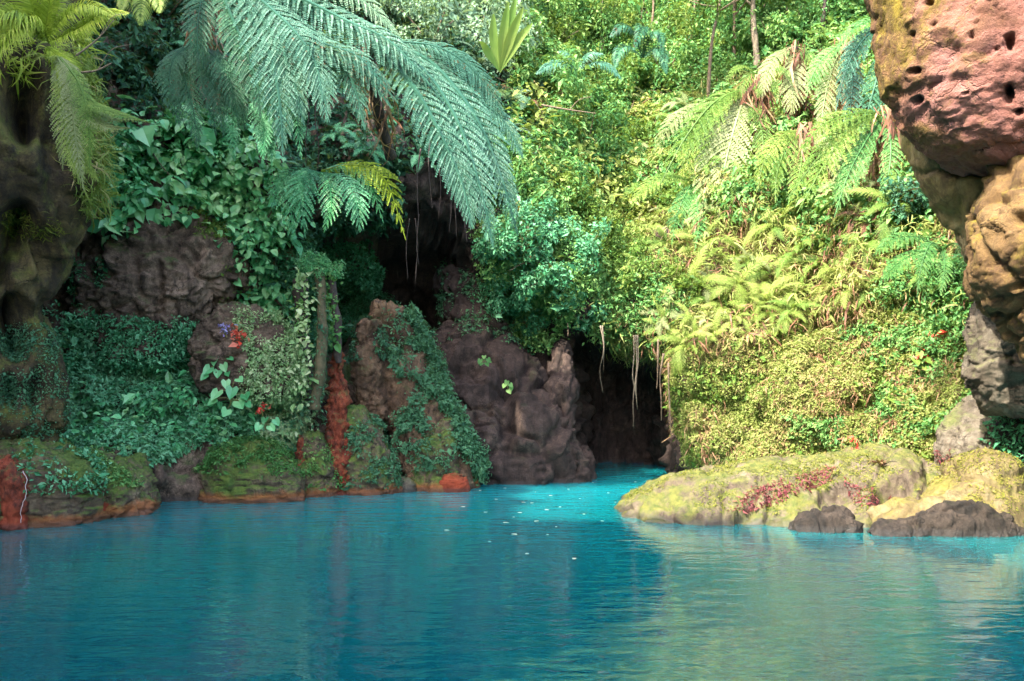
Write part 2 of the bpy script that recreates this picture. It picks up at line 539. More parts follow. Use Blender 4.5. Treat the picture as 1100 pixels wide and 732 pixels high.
# ------------------------------------------------------------------ rocks, tubes
def tube(pts, rad, nseg=8, wob=0.0, seed=0, cap=True):
    pts = np.asarray(pts, float)
    n = len(pts)
    rad = np.broadcast_to(np.asarray(rad, float), (n,))
    T = nrm(np.gradient(pts, axis=0))
    ref = np.array([0.3, 0.9, 0.1]) if abs(T[:, 2]).mean() > 0.6 else np.array([0.05, 0.1, 1.0])
    A = nrm(np.cross(T, ref))
    B = np.cross(T, A)
    th = np.arange(nseg) / nseg * 2 * np.pi
    V = pts[:, None] + rad[:, None, None] * (np.cos(th)[None, :, None] * A[:, None] + np.sin(th)[None, :, None] * B[:, None])
    V = V.reshape(-1, 3)
    if wob:
        c = np.repeat(pts, nseg, 0)
        V = V + nrm(V - c) * (fbm(V * 3.0 + seed * 7.1, 3, seed) * wob)[:, None]
    F = [grid_faces(n, nseg, True)]
    if cap:
        V = np.concatenate([V, pts[:1], pts[-1:]])
        k = n * nseg
        j = np.arange(nseg)
        F.append(np.concatenate([np.stack([np.full(nseg, k), (j + 1) % nseg, j], 1),
                                 np.stack([np.full(nseg, k + 1), (n - 1) * nseg + j, (n - 1) * nseg + (j + 1) % nseg], 1)]))
    return V, F


def spline(pts, n):
    pts = np.asarray(pts, float)
    if len(pts) == 2:
        t = np.linspace(0, 1, n)[:, None]
        return pts[0] * (1 - t) + pts[1] * t
    p = np.concatenate([[2 * pts[0] - pts[1]], pts, [2 * pts[-1] - pts[-2]]])
    m = len(pts) - 1
    t = np.linspace(0, m - 1e-6, n)
    i = t.astype(int)
    f = (t - i)[:, None]
    a, b, c, d = p[i], p[i + 1], p[i + 2], p[i + 3]
    return 0.5 * (2 * b + (c - a) * f + (2 * a - 5 * b + 4 * c - d) * f * f + (3 * b - a - 3 * c + d) * f ** 3)


SURFS = {}


def rock(name, rows, mat, label, cat, amp=0.12, seed=0, freq=1.2, dents=(), nth=110, nz=90, power=2.4, group=None, kind=None, crack=0.5, facet=1.0):
    """rows: (v, u_left, u_right, Y of the axis, half depth) from top to bottom: a loft of rounded cross sections, weathered by noise"""
    rows = np.array(rows, float)
    zz = CAMH - (rows[:, 0] - HOR) / FPX * rows[:, 3]
    xl = (rows[:, 1] - 550) / FPX * rows[:, 3]
    xr = (rows[:, 2] - 550) / FPX * rows[:, 3]
    R = np.stack([zz, (xl + xr) / 2, rows[:, 3], (xr - xl) / 2, rows[:, 4]], 1)[::-1]
    R = spline(R, nz)
    # round off both ends
    top = R[-1].copy()
    th = np.arange(nth) / nth * 2 * np.pi
    c, s = np.cos(th), np.sin(th)
    e = 2.0 / power
    cx, sx = np.sign(c) * np.abs(c) ** e, np.sign(s) * np.abs(s) ** e
    V = np.stack([R[:, 1:2] + R[:, 3:4] * cx[None], R[:, 2:3] + R[:, 4:5] * sx[None], np.repeat(R[:, 0:1], nth, 1)], -1)
    k = 8
    caps = []
    r = min(top[3], top[4])
    for q in range(1, k + 1):
        a = q / k * np.pi / 2
        f = np.cos(a)
        caps.append(np.stack([top[1] + top[3] * f * cx, top[2] + top[4] * f * sx, np.full(nth, top[0] + 0.35 * r * np.sin(a))], -1))
    bot = R[0]
    cb = []
    for q in range(1, k + 1):
        a = q / k * np.pi / 2
        f = np.cos(a)
        cb.append(np.stack([bot[1] + bot[3] * f * cx, bot[2] + bot[4] * f * sx, np.full(nth, bot[0] - 0.25 * min(bot[3], bot[4]) * np.sin(a))], -1))
    V = np.concatenate([np.array(cb[::-1]), V, np.array(caps)])
    n = V.shape[0]
    S = Surf(np.concatenate([V, V[:, :1]], 1))
    Nn = S.N[:, :nth].reshape(-1, 3)
    Pv = V.reshape(-1, 3)
    cen = np.stack([Pv[:, 0] * 0 + R[:, 1].mean(), Pv[:, 1] * 0 + R[:, 2].mean(), Pv[:, 2]], 1)
    if ((Pv - cen) * Nn).sum() < 0:
        Nn = -Nn
    q = Pv * freq + seed * 13.7
    wq = q + np.stack([fbm(q * 1.7 + 5 * k, 3, seed + k) for k in range(3)], 1) * 0.35
    d = amp * (0.8 * fbm(q, 5, seed) + 0.30 * fbm(q * 4.1, 4, seed + 5) + facet * (0.9 * facets(wq * 1.3, seed) + 0.38 * facets(wq * 3.4, seed + 3) + .24 * facets(wq * 8, seed + 4)))
    d1, d2 = worley(q * 0.9 + fbm(q * 1.5, 2, seed + 2)[:, None] * 0.35, seed)
    d -= amp * crack * np.exp(-((d2 - d1) / 0.10) ** 2)
    uv = uv_of(Pv)
    for (du, dv, dr, dd, *asp) in dents:
        ay = asp[0] if asp else 1.0
        rr = np.sqrt((uv[:, 0] - du) ** 2 + ((uv[:, 1] - dv) / ay) ** 2) / dr
        front = Nn[:, 1] < 0.35
        d -= dd * np.where(front, np.clip(1 - rr * rr, 0, 1) ** 1.2, 0)
    Pv = Pv + Nn * d[:, None]
    V = Pv.reshape(n, nth, 3)
    SURFS[label] = Surf(np.concatenate([V, V[:, :1]], 1))
    if ((Pv - cen) * SURFS[label].N[:, :nth].reshape(-1, 3)).sum() < 0:
        SURFS[label].flip()
    o = solid(name, Pv, grid_faces(n, nth, True), mat, label, cat, group, kind)
    return o


def mound(name, top, Yc, yf, yb, mat, label, cat, amp=0.06, seed=0, nx=150, ny=90, freq=1.6, group=None, dents=()):
    """a low boulder: top = [(u, v)] outline of its crest at Yc, front foot yf and back foot yb"""
    top = np.array(top, float)
    u = np.linspace(top[0, 0], top[-1, 0], nx)
    zt = np.interp(u, top[:, 0], CAMH - (top[:, 1] - HOR) / FPX * Yc)
    ker = np.hanning(9)
    ker /= ker.sum()
    zt = np.convolve(np.pad(zt, 4, mode='edge'), ker, 'valid')
    X = (u - 550) / FPX * Yc
    w = np.clip(np.minimum((u - u[0]), (u[-1] - u)) / (0.16 * (u[-1] - u[0])), 0, 1)
    w = np.sqrt(1 - (1 - w) ** 2)
    mid = Yc
    F0 = mid - (mid - yf) * (0.25 + 0.75 * w)
    B0 = mid + (yb - mid) * (0.25 + 0.75 * w)
    t = np.linspace(0, 1, ny)
    Yv = F0[:, None] * (1 - t) + B0[:, None] * t
    tc = (mid - F0) / (B0 - F0)
    f = np.where(t[None] < tc[:, None], t[None] / tc[:, None], (1 - t[None]) / (1 - tc[:, None]))
    hump = 1 - (1 - f) ** 2.2
    Z = -0.45 + (zt[:, None] + 0.45) * hump
    V = np.stack([np.repeat(X[:, None], ny, 1), Yv, Z], -1)
    S = Surf(V)
    if S.N[..., 2].mean() < 0:
        S.flip()
    Pv, Nn = V.reshape(-1, 3), S.N.reshape(-1, 3)
    q = Pv * freq + seed * 9.1
    wq = q + np.stack([fbm(q * 1.7 + 5 * k, 3, seed + k) for k in range(3)], 1) * 0.35
    d = amp * (1.2 * fbm(q, 5, seed) + 0.4 * fbm(q * 4, 4, seed + 3) + .8 * facets(wq * .8, seed) + .3 * facets(wq * 2.5, seed + 1))
    d1, d2 = worley(q * 0.6 + fbm(q, 2, seed + 2)[:, None] * 0.4, seed)
    d -= amp * 0.8 * np.exp(-((d2 - d1) / 0.07) ** 2)
    uv = uv_of(Pv)
    for (du, dv, dr, dd) in dents:
        rr = np.hypot(uv[:, 0] - du, uv[:, 1] - dv) / dr
        d -= dd * np.clip(1 - rr * rr, 0, 1)
    Pv = Pv + Nn * d[:, None]
    S2 = Surf(Pv.reshape(nx, ny, 3))
    if S2.N[..., 2].mean() < 0:
        S2.flip()
    SURFS[label] = S2
    # close it underneath
    ring = np.concatenate([np.arange(nx) * ny, (nx - 1) * ny + np.arange(1, ny), (np.arange(nx - 1)[::-1]) * ny + ny - 1, np.arange(1, ny - 1)[::-1]])
    c = len(Pv)
    Pv = np.concatenate([Pv, [[X.mean(), mid, -0.6]]])
    fan = np.stack([np.full(len(ring), c), ring, np.roll(ring, -1)], 1)
    F = [grid_faces(nx, ny)[:, ::-1], fan]
    return solid(name, Pv, F, mat, label, cat, group)


# ------------------------------------------------------------------ the setting: ground, water, cliffs
def sheet(name, x0, x1, y0, y1, z, mat, n=2):
    gx, gy = np.meshgrid(np.linspace(x0, x1, n), np.linspace(y0, y1, n), indexing='ij')
    V = np.stack([gx.ravel(), gy.ravel(), np.full(gx.size, z)], 1)
    me = mesh_np(name, V, grid_faces(n, n)[:, ::-1], mat, False)
    me.update()
    o = link(name, me)
    o['kind'] = 'structure'
    return o


sheet("ground", -300, 300, -300, 300, -1.6, plain_mat("ground_earth", (0.05, 0.05, 0.03), (0.12, 0.11, 0.06), 0.8))


def water_mat():
    m, nt, out = _mat("pool_water")
    geo = nt.nodes.new("ShaderNodeNewGeometry")
    pos = geo.outputs['Position']
    sp = nt.nodes.new("ShaderNodeSeparateXYZ")
    nt.links.new(pos, sp.inputs[0])
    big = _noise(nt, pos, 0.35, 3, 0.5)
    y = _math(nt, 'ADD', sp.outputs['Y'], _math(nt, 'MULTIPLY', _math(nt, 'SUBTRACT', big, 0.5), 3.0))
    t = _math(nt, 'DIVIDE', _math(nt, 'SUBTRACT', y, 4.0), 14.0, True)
    # milky mineral water: darker near, paler cyan toward the back
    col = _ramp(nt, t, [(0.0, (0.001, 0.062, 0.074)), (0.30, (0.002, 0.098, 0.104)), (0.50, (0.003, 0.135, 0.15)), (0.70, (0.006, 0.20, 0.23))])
    b = nt.nodes.new("ShaderNodeBsdfPrincipled")
    nt.links.new(col, b.inputs['Base Color'])
    b.inputs['Roughness'].default_value = 0.03
    b.inputs['IOR'].default_value = 3.8
    b.inputs['Subsurface Weight'].default_value = 1.0
    b.inputs['Subsurface Radius'].default_value = (0.15, 0.7, 0.8)
    b.inputs['Subsurface Scale'].default_value = 1.0
    b.subsurface_method = 'BURLEY'
    mp = nt.nodes.new("ShaderNodeMapping")
    mp.inputs['Scale'].default_value = (0.75, 1.9, 1.0)
    nt.links.new(pos, mp.inputs[0])
    n1 = _noise(nt, mp.outputs[0], 2.6, 3, 0.5, 0.3)
    n2 = _noise(nt, mp.outputs[0], 8.0, 2, 0.5, 0.2)
    h = _math(nt, 'ADD', n1, _math(nt, 'MULTIPLY', n2, 0.14))
    calm = _noise(nt, pos, 0.5, 2, 0.5)
    bp = nt.nodes.new("ShaderNodeBump")
    bp.inputs['Distance'].default_value = 0.036
    nt.links.new(_math(nt, 'MULTIPLY', _math(nt, 'SUBTRACT', calm, 0.1), 0.9, True), bp.inputs['Strength'])
    nt.links.new(h, bp.inputs['Height'])
    nt.links.new(bp.outputs[0], b.inputs['Normal'])
    nt.links.new(b.outputs[0], out.inputs[0])
    return m


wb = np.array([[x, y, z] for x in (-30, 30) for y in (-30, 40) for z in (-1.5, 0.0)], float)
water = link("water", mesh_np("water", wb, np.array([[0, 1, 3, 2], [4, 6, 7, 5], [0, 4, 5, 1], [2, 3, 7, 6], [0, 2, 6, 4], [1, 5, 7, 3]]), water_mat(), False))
water['kind'] = 'structure'


def colm(u, Y, away, prof):
    X = (u - 550) / FPX * Y
    a = np.array(away, float)
    return (np.array([X, Y]), a / np.linalg.norm(a), prof)


def colx(X, Y, away, prof):
    a = np.array(away, float)
    return (np.array([X, Y], float), a / np.linalg.norm(a), prof)


OFFL = [(-1.5, -.2), (0, 0), (2, 0.3), (5, .2), (8, .4), (10.4, .6), (11, 4), (16, 30)]  # unseen left wall, cut low so sun reaches the right bank
OFFU = [(-1.5, -.2), (0, 0), (2, 0.3), (5, .2), (8, .3), (16, .5)]  # unseen wall behind the camera, raised to keep sun off the right-hand water
OFFT = [(-1.5, -.2), (0, 0), (2, 0.3), (5, .2), (8, .3), (14.3, .4), (14.7, 6), (16, 34)]  # unseen wall step, height shaped to shade the water but not the boulders
OFFH = [(-1.5, -.2), (0, 0), (2, 0.3), (5, .2), (8, .3), (12, .5), (16, 1.0)]  # unseen left wall, made tall and steep to shade the left bank and buttress
OFFR = [(-1.5, -.2), (0, 0), (2, 0.6), (4, 1.8), (5, 4), (6, 8), (8, 14), (16, 34)]  # unseen right wall, laid back to let sky light onto the left bank
LB, CV, RB = (-0.75, 0.66), (0.1, 1.0), (0.55, 0.83)
HI = [(10, 3.2), (16, 8)]
cols = [
    colx(-6.6, -12, (-1, 0), OFFU), colx(-6.6, -1.7, (-1, 0), OFFU), colx(-6.65, -1.1, (-1, 0), OFFT), colx(-6.7, 0.8, (-1, 0), OFFT), colx(-6.7, 1.5, (-1, 0), OFFL), colx(-6.7, 5.5, (-1, 0), OFFL), colx(-6.9, 8.6, (-1, .2), OFFH),
    colm(-10, 11.4, (-.9, .4), [(-1.5, -.2), (0, 0), (0.6, 0.1), (1.5, .7), (3, 1.2), (5, 1.0), (7, 1.0), (10, 1.0), (16, 1.5)]),
    colm(60, 11.6, LB, [(-1.5, -.2), (0, .1), (.6, .1), (1.2, .7), (2.2, 1.6), (3.0, 2.0), (4.6, 1.9), (5.6, 1.5), (7, 1.5), (10, 1.5), (16, 2.5)]),
    colm(160, 12.0, LB, [(-1.5, -.2), (0, .2), (.5, .1), (1.1, .7), (2.3, 1.9), (2.7, 2.2), (3.8, 2.0), (4.8, 1.5), (6, 1.6), (7.5, 2.2)] + HI),
    colm(250, 13.1, LB, [(-1.5, -.2), (0, .1), (.6, 0), (1.2, .5), (2.0, 1.3), (2.6, 1.7), (3.6, 1.6), (4.4, 1.1), (6, 1.3), (7.5, 2.0)] + HI),
    colm(330, 13.8, LB, [(-1.5, -.2), (0, .2), (.6, .1), (1.5, .5), (2.6, 1.0), (3.4, 1.0), (4.2, .6), (5, .4), (6, .8), (7.5, 1.6)] + HI),
    colm(410, 14.8, (-.5, .86), [(-1.5, -.2), (0, .3), (1, .5), (2.2, 1.2), (2.8, 3.2), (3.8, 4.0), (4.6, 3.4), (5.3, .8), (6.4, .4), (7.5, 1.0)] + HI),
    colm(470, 15.3, (-.3, .95), [(-1.5, -.2), (0, .2), (1, .5), (2.2, 1.6), (2.8, 3.4), (3.6, 4.4), (4.6, 3.8), (5.3, .6), (6.4, .2), (8, 1.2)] + HI),
    colm(540, 15.7, (0, 1), [(-1.5, -.2), (0, .05), (1, .2), (2.0, .7), (2.8, 1.8), (3.4, 2.4), (3.9, 2.0), (4.3, .0), (5, .2), (6.2, 1.0), (8, 2.5), (11, 5), (16, 9)]),
    colm(603, 15.9, CV, [(-1.5, -.2), (0, .0), (1, .1), (2.0, .5), (2.7, 1.4), (3.1, 1.6), (3.5, .3), (4.2, .1), (5.4, 1.2), (8, 4), (11, 7), (16, 11)]),
    colm(632, 16.2, CV, [(-1.5, 3), (0, 3.6), (1, 4.0), (2.0, 4.4), (2.6, 4.2), (3.0, 3.2), (3.35, .0), (4.2, .3), (5.4, 1.6), (8, 5), (11, 8), (16, 12)]),
    colm(668, 16.3, CV, [(-1.5, 3.2), (0, 4), (1, 4), (2.0, 4), (2.4, 3.8), (2.75, 3), (2.95, .1), (3.6, .0), (5.0, 1.6), (8, 5), (11, 8), (16, 12)]),
    colm(712, 15.9, CV, [(-1.5, 3.2), (0, 4), (1, 4), (2.0, 3.8), (2.4, 3.2), (2.65, .3), (3.1, -.1), (4, .4), (5.6, 2.0), (8, 5), (11, 8), (16, 12)]),
    colm(735, 15.2, (.3, .95), [(-1.5, -.2), (0, .1), (1, .05), (2.0, .0), (2.8, .15), (3.6, .8), (4.6, 1.6), (6, 2.8), (8, 5), (11, 8), (16, 12)]),
    colm(850, 13.8, RB, [(-1.5, -.2), (0, .2), (1, .2), (2.0, .4), (2.8, .8), (3.6, 1.5), (4.6, 2.1), (6, 3.0), (8, 5), (11, 8), (16, 12)]),
    colm(960, 12.6, RB, [(-1.5, -.2), (0, .1), (1, .2), (2.0, .5), (3, 1.0), (4, 1.6), (6, 2.6), (8, 4.5), (11, 7), (16, 11)]),
    colm(1050, 11.4, RB, [(-1.5, -.2), (0, .0), (1, .2), (2.0, .5), (3, 1.0), (4, 1.4), (6, 2.0), (8, 4), (11, 7), (16, 11)]),
    colx(7.6, 9.4, (.9, .4), OFFR), colx(8.6, 5, (1, 0), OFFR), colx(8.8, 0, (1, 0), OFFR), colx(8.8, -6, (1, 0), OFFR),
]


def build_cliffs():
    zg = np.concatenate([np.arange(-1.5, -0.2, 0.2), np.arange(-0.2, 8.0, 0.075), np.arange(8.0, 16.01, 0.2)])
    D = np.array([np.interp(zg, [a for a, b in c[2]], [b for a, b in c[2]]) for c in cols])
    ker = np.hanning(9)
    ker /= ker.sum()
    D = np.array([np.convolve(np.pad(r, 4, mode='edge'), ker, 'valid') for r in D])
    base = np.array([c[0] for c in cols])
    away = np.array([c[1] for c in cols])
    pos, aw, dd, cut, uid = [], [], [], [], []
    m = len(cols)
    pe = np.concatenate([[2 * base[0] - base[1]], base, [2 * base[-1] - base[-2]]])
    for i in range(m - 1):
        L = np.linalg.norm(base[i + 1] - base[i])
        dm = np.abs(D[i + 1] - D[i])[zg < 7].max()
        far = base[i][1] < 8
        n = int(math.ceil((L + 0.8 * dm) / (0.3 if far else 0.07)))
        for k in range(n):
            t = k / n
            a, b, c, d = pe[i], pe[i + 1], pe[i + 2], pe[i + 3]
            pos.append(0.5 * (2 * b + (c - a) * t + (2 * a - 5 * b + 4 * c - d) * t * t + (3 * b - a - 3 * c + d) * t ** 3))
            w = t * t * (3 - 2 * t)
            v = away[i] * (1 - w) + away[i + 1] * w
            aw.append(v / np.linalg.norm(v))
            dd.append(D[i] * (1 - w) + D[i + 1] * w)
            uid.append(i + t)
    pos, aw, dd, uid = np.array(pos), np.array(aw), np.array(dd), np.array(uid)
    n, k = dd.shape
    V = np.zeros((n, k, 3))
    V[..., :2] = pos[:, None] + aw[:, None] * dd[..., None]
    V[..., 2] = zg[None]
    S = Surf(V)
    out = -np.concatenate([aw, np.zeros((n, 1))], 1)
    if (S.N * out[:, None]).sum() < 0:
        S.flip()
    Pv, Nn = V.reshape(-1, 3), S.N.reshape(-1, 3)
    q = Pv * np.array([1, 1, 0.8])
    d = 0.30 * fbm(q * 0.8, 5, 3)
    d1, d2 = worley(q * 0.75 + fbm(q * 1.1, 3, 9)[:, None] * 0.5, 4)
    d += 0.22 * (d1 - 0.5) * -1 - 0.14 * np.exp(-((d2 - d1) / 0.08) ** 2)
    d3, d4 = worley(q * np.array([2.6, 2.6, 3.4]) + fbm(q * 2.1, 2, 12)[:, None] * 0.4, 14)
    d += -0.05 * np.exp(-((d4 - d3) / 0.10) ** 2) - 0.06 * d3
    wq = q + np.stack([fbm(q * 1.3 + 5 * k_, 3, 40 + k_) for k_ in range(3)], 1) * 0.4
    d += 0.05 * fbm(q * 5, 3, 21) + 0.30 * facets(wq * .9, 5) + 0.13 * facets(wq * np.array([2.2, 2.2, 3]), 6) + .05 * facets(wq * 6, 7)
    Pv = Pv + Nn * d[:, None]
    V = Pv.reshape(n, k, 3)
    i_l = int(np.searchsorted(uid, 12.5))
    i_r = int(np.searchsorted(uid, 19.0))
    res = []
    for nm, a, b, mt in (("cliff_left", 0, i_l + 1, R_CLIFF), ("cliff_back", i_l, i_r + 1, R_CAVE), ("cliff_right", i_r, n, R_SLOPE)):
        W = V[a:b]
        F = grid_faces(b - a, k)
        o = solid(nm, W.reshape(-1, 3), F, mt, kind='structure')
    full = Surf(V)
    if (full.N * out[:, None]).sum() < 0:
        full.flip()
    return full


CLIFF = build_cliffs()
_Vf = CLIFF.V.reshape(-1, 3)
_Ff = grid_faces(*CLIFF.V.shape[:2])
BVH = BVHTree.FromPolygons([tuple(v) for v in _Vf.tolist()], _Ff.tolist())


def hit(u, v):
    d = Vector(P(u, v, 1.0) - np.array([0, 0, CAMH]))
    h, n, _, _ = BVH.ray_cast(Vector((0, 0, CAMH)), d.normalized())
    if h is None:
        h, n = Vector(P(u, v, 20.0)), Vector((0, -1, 0))
    if n.dot(d) > 0:
        n = -n
    return np.array(h), np.array(n)

#@@PARTS@@
# ------------------------------------------------------------------ rocks
rock("rock_outcrop", [(-150, -420, 95, 10.6, 1.0), (-60, -420, 72, 10.5, 1.0), (20, -420, 74, 10.4, 1.0), (70, -420, 84, 10.3, 1.05), (130, -420, 92, 10.2, 1.1), (190, -420, 99, 10.2, 1.1),
                      (230, -420, 86, 10.3, 1.05), (280, -420, 68, 10.4, 1.0), (330, -420, 46, 10.5, 0.9), (360, -420, 58, 10.6, 0.9), (400, -420, 66, 10.6, 0.9), (450, -420, 67, 10.6, 0.9),
                      (480, -420, 60, 10.7, 0.9), (520, -420, 66, 10.8, 0.9), (560, -420, 72, 10.9, 0.95), (600, -420, 80, 10.9, 1.0)],
     R_PILLAR, "dark mossy rock pillar bulging over the pool below the hanging yellow ferns", "rock", facet=.5, amp=0.13, seed=3, freq=1.1, nth=220, nz=190,
     dents=[(20, 258, 30, 1.0, 1.5), (14, 352, 26, .9, 1.5), (62, 150, 26, .35, 3.0), (24, 110, 26, .9, 2.0), (52, 275, 16, .45, 2), (0, 300, 16, .6, 1.4), (42, 420, 16, .35, 1.8), (8, 420, 12, .4, 2)])

rock("boulder", [(478, -40, 60, 10.6, .5), (500, -60, 92, 10.5, .6), (525, -60, 104, 10.5, .65), (560, -60, 108, 10.5, .65)], R_BANK,
     "mossy boulder with orange foot under the dark rock pillar", "boulder", amp=.07, seed=11, freq=2.4)
rock("boulder", [(556, -50, 4, 9.9, .35), (575, -60, 14, 9.9, .4), (590, -60, 16, 9.9, .4)], R_BANK,
     "small mossy boulder in the water at the lower left edge", "boulder", amp=.05, seed=12, freq=2.6)
rock("boulder", [(494, 78, 122, 11.3, .4), (515, 70, 148, 11.2, .5), (545, 66, 160, 11.2, .5), (570, 66, 162, 11.2, .5)], R_BANK,
     "rounded boulder split by a red streak at the water under the teal herbs", "boulder", amp=.07, seed=13, freq=2.4)
rock("boulder", [(496, 122, 150, 11.7, .35), (520, 118, 163, 11.6, .42), (545, 116, 166, 11.6, .45), (565, 116, 166, 11.6, .45)], R_BANK,
     "square tan boulder beside the dark hollow in the left bank", "boulder", amp=.05, seed=14, freq=2.4)
rock("boulder", [(486, 236, 300, 12.9, .4), (505, 224, 320, 12.8, .5), (528, 218, 328, 12.8, .55), (560, 216, 330, 12.8, .55)], R_BANK,
     "long mossy boulder with a bright orange waterline", "boulder", amp=.07, seed=15, freq=2.2)
rock("boulder", [(470, 326, 350, 13.5, .3), (500, 322, 362, 13.4, .35), (528, 318, 364, 13.4, .4), (560, 318, 364, 13.4, .4)], R_BANK,
     "narrow mossy boulder left of the red rock spur", "boulder", amp=.06, seed=16, freq=2.6)
rock("boulder", [(440, 372, 392, 13.9, .3), (470, 370, 412, 13.8, .4), (500, 368, 424, 13.8, .45), (522, 364, 430, 13.8, .5), (550, 364, 432, 13.8, .5)], R_BANK,
     "green mossy boulder right of the red rock spur", "boulder", amp=.06, seed=17, freq=2.4)
rock("rock_spur", [(372, 361, 366, 13.6, .06), (400, 357, 368, 13.6, .09), (440, 354, 373, 13.6, .13), (490, 353, 377, 13.5, .16), (525, 351, 383, 13.5, .2), (550, 350, 386, 13.5, .22)], R_RED,
     "tall narrow rock spur stained bright red from top to water", "rock", amp=.08, seed=18, freq=3.2, nth=90, nz=120)
rock("rock_spur", [(470, 322, 334, 13.3, .10), (490, 320, 336, 13.3, .13), (525, 319, 339, 13.3, .16), (550, 318, 340, 13.3, .18)], R_RED,
     "short red stained rock spur between two mossy boulders", "rock", amp=.05, seed=19, freq=4.0, nth=50, nz=40)
rock("rock_spur", [(352, 248, 258, 13.2, .12), (380, 247, 262, 13.2, .14), (418, 246, 262, 13.1, .15)], R_RED,
     "red streaked rock knob high above the heart leaved plant", "rock", amp=.05, seed=20, freq=4.0, nth=50, nz=40)
rock("rock_spur", [(492, -4, 14, 10.0, .16), (510, 0, 27, 9.9, .17), (540, 4, 29, 9.9, .18), (570, 4, 30, 9.9, .18)], R_RED,
     "red stained rock rib carrying a thin white trickle at far left", "rock", amp=.05, seed=21, freq=4.0, nth=50, nz=40)
rock("rock_spur", [(500, 92, 100, 10.9, .10), (520, 92, 112, 10.85, .14), (548, 94, 120, 10.8, .16), (570, 94, 122, 10.8, .16)], R_RED,
     "orange red rock rib between the two rounded boulders", "rock", amp=.05, seed=22, freq=4.0, nth=50, nz=40)
rock("leaning_rock", [(330, 402, 424, 15.0, .35), (360, 398, 450, 14.9, .45), (400, 404, 464, 14.8, .55), (440, 412, 480, 14.7, .6), (475, 420, 500, 14.6, .6), (505, 430, 508, 14.6, .6), (540, 430, 508, 14.6, .6)], R_BROWN,
     "leaning brown rock slab with ivy down its right edge", "rock", amp=.12, seed=23, freq=1.5)
rock("boulder", [(350, 384, 408, 14.5, .25), (380, 380, 412, 14.4, .3), (420, 384, 416, 14.4, .35), (450, 388, 420, 14.4, .35)], R_BROWN,
     "brown boulder wedged above the dark gap beside the leaning slab", "boulder", amp=.08, seed=24, freq=2.2)
rock("boulder", [(452, 470, 486, 14.3, .2), (476, 448, 492, 14.2, .3), (500, 442, 494, 14.2, .32), (520, 440, 496, 14.2, .35), (535, 440, 496, 14.2, .35)], R_BANK,
     "yellowish boulder at the foot of the leaning slab", "boulder", amp=.06, seed=25, freq=2.4)
for k, (u, v, w, lab) in enumerate([(430, 517, 22, "small pale grey stone at the waterline by the dark gap"), (487, 513, 22, "small reddish stone at the waterline under the leaning slab"),
                                    (506, 516, 12, "smallest brown stone at the waterline by the cave wall"), (470, 519, 16, "flat brown stone at the waterline before the yellowish boulder")]):
    Y = 13.9 if k != 2 else 14.6
    rock("stone", [(v - 3, u - w * .5, u + w * .5, Y, .10), (v + 6, u - w * .8, u + w * .8, Y, .18), (v + 22, u - w * .8, u + w * .8, Y, .18)], [R_GREYR, R_RED, R_BANK, R_BANK][k], lab, "stone", amp=.03, seed=30 + k, freq=4, nth=40, nz=24)
# cave wall lumps
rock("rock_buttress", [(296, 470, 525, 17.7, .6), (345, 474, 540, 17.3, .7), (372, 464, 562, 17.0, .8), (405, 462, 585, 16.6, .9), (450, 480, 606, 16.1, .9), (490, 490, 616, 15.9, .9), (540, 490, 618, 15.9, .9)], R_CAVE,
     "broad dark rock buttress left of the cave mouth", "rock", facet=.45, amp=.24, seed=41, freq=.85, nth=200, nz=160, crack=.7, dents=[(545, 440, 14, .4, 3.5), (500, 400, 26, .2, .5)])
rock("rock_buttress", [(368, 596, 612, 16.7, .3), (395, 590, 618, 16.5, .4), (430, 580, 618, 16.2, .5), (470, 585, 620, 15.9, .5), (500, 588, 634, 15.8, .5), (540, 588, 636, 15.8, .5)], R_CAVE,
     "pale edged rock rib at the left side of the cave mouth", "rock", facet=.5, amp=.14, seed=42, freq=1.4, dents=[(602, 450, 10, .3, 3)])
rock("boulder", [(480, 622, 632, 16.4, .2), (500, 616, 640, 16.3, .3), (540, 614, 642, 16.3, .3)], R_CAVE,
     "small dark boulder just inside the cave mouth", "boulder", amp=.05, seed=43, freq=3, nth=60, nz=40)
rock("rock_ledge", [(330, 236, 262, 13.5, .4), (352, 210, 300, 13.4, .5), (385, 205, 318, 13.4, .55), (420, 215, 318, 13.4, .55)], R_CLIFF,
     "purple brown ledge rock above the heart leaved plant", "rock", amp=.1, seed=44, freq=1.8)
rock("rock_wall", [(215, 100, 200, 14.0, .6), (250, 92, 250, 13.8, .8), (300, 88, 262, 13.7, .9), (345, 90, 232, 13.7, .9), (380, 120, 210, 13.7, .8)], R_CLIFF,
     "cracked grey brown rock face under the hanging vines", "rock", amp=.17, seed=45, freq=1.3, nth=200, nz=120, crack=.8, dents=[(166, 312, 10, .18, 4)])

# right bank
MAIN = "low mossy tan boulder strewn with red leaves at the right bank"
mound("boulder", [(660, 562), (668, 552), (690, 535), (715, 520), (745, 511), (800, 500), (850, 493), (885, 490), (920, 486), (950, 480), (975, 484), (1000, 496), (1030, 520), (1060, 560)],
      11.1, 9.75, 14.4, R_MOUND, MAIN, "boulder", amp=.09, seed=51, nx=240, ny=150, dents=[(905, 540, 26, .22), (960, 545, 30, .2), (835, 545, 18, .08)])
YEL = "smooth yellow boulder with a dark hollow at the water on the right"
mound("boulder", [(930, 572), (945, 552), (975, 540), (1005, 530), (1030, 512), (1048, 494), (1062, 485), (1080, 494), (1110, 520), (1150, 540), (1200, 570)],
      9.9, 9.35, 11.5, R_YEL, YEL, "boulder", amp=.08, seed=52, nx=200, ny=110)
mound("boulder", [(846, 572), (855, 560), (872, 549), (893, 544), (912, 549), (926, 562), (930, 572)], 9.75, 9.45, 10.4, R_DARK,
      "dark mound standing in for the small shaded hollow under the mossy boulder", "boulder", amp=.06, seed=53, freq=3.0, nx=90, ny=60)  # added mound; the hollow's shade is put into its dark colour
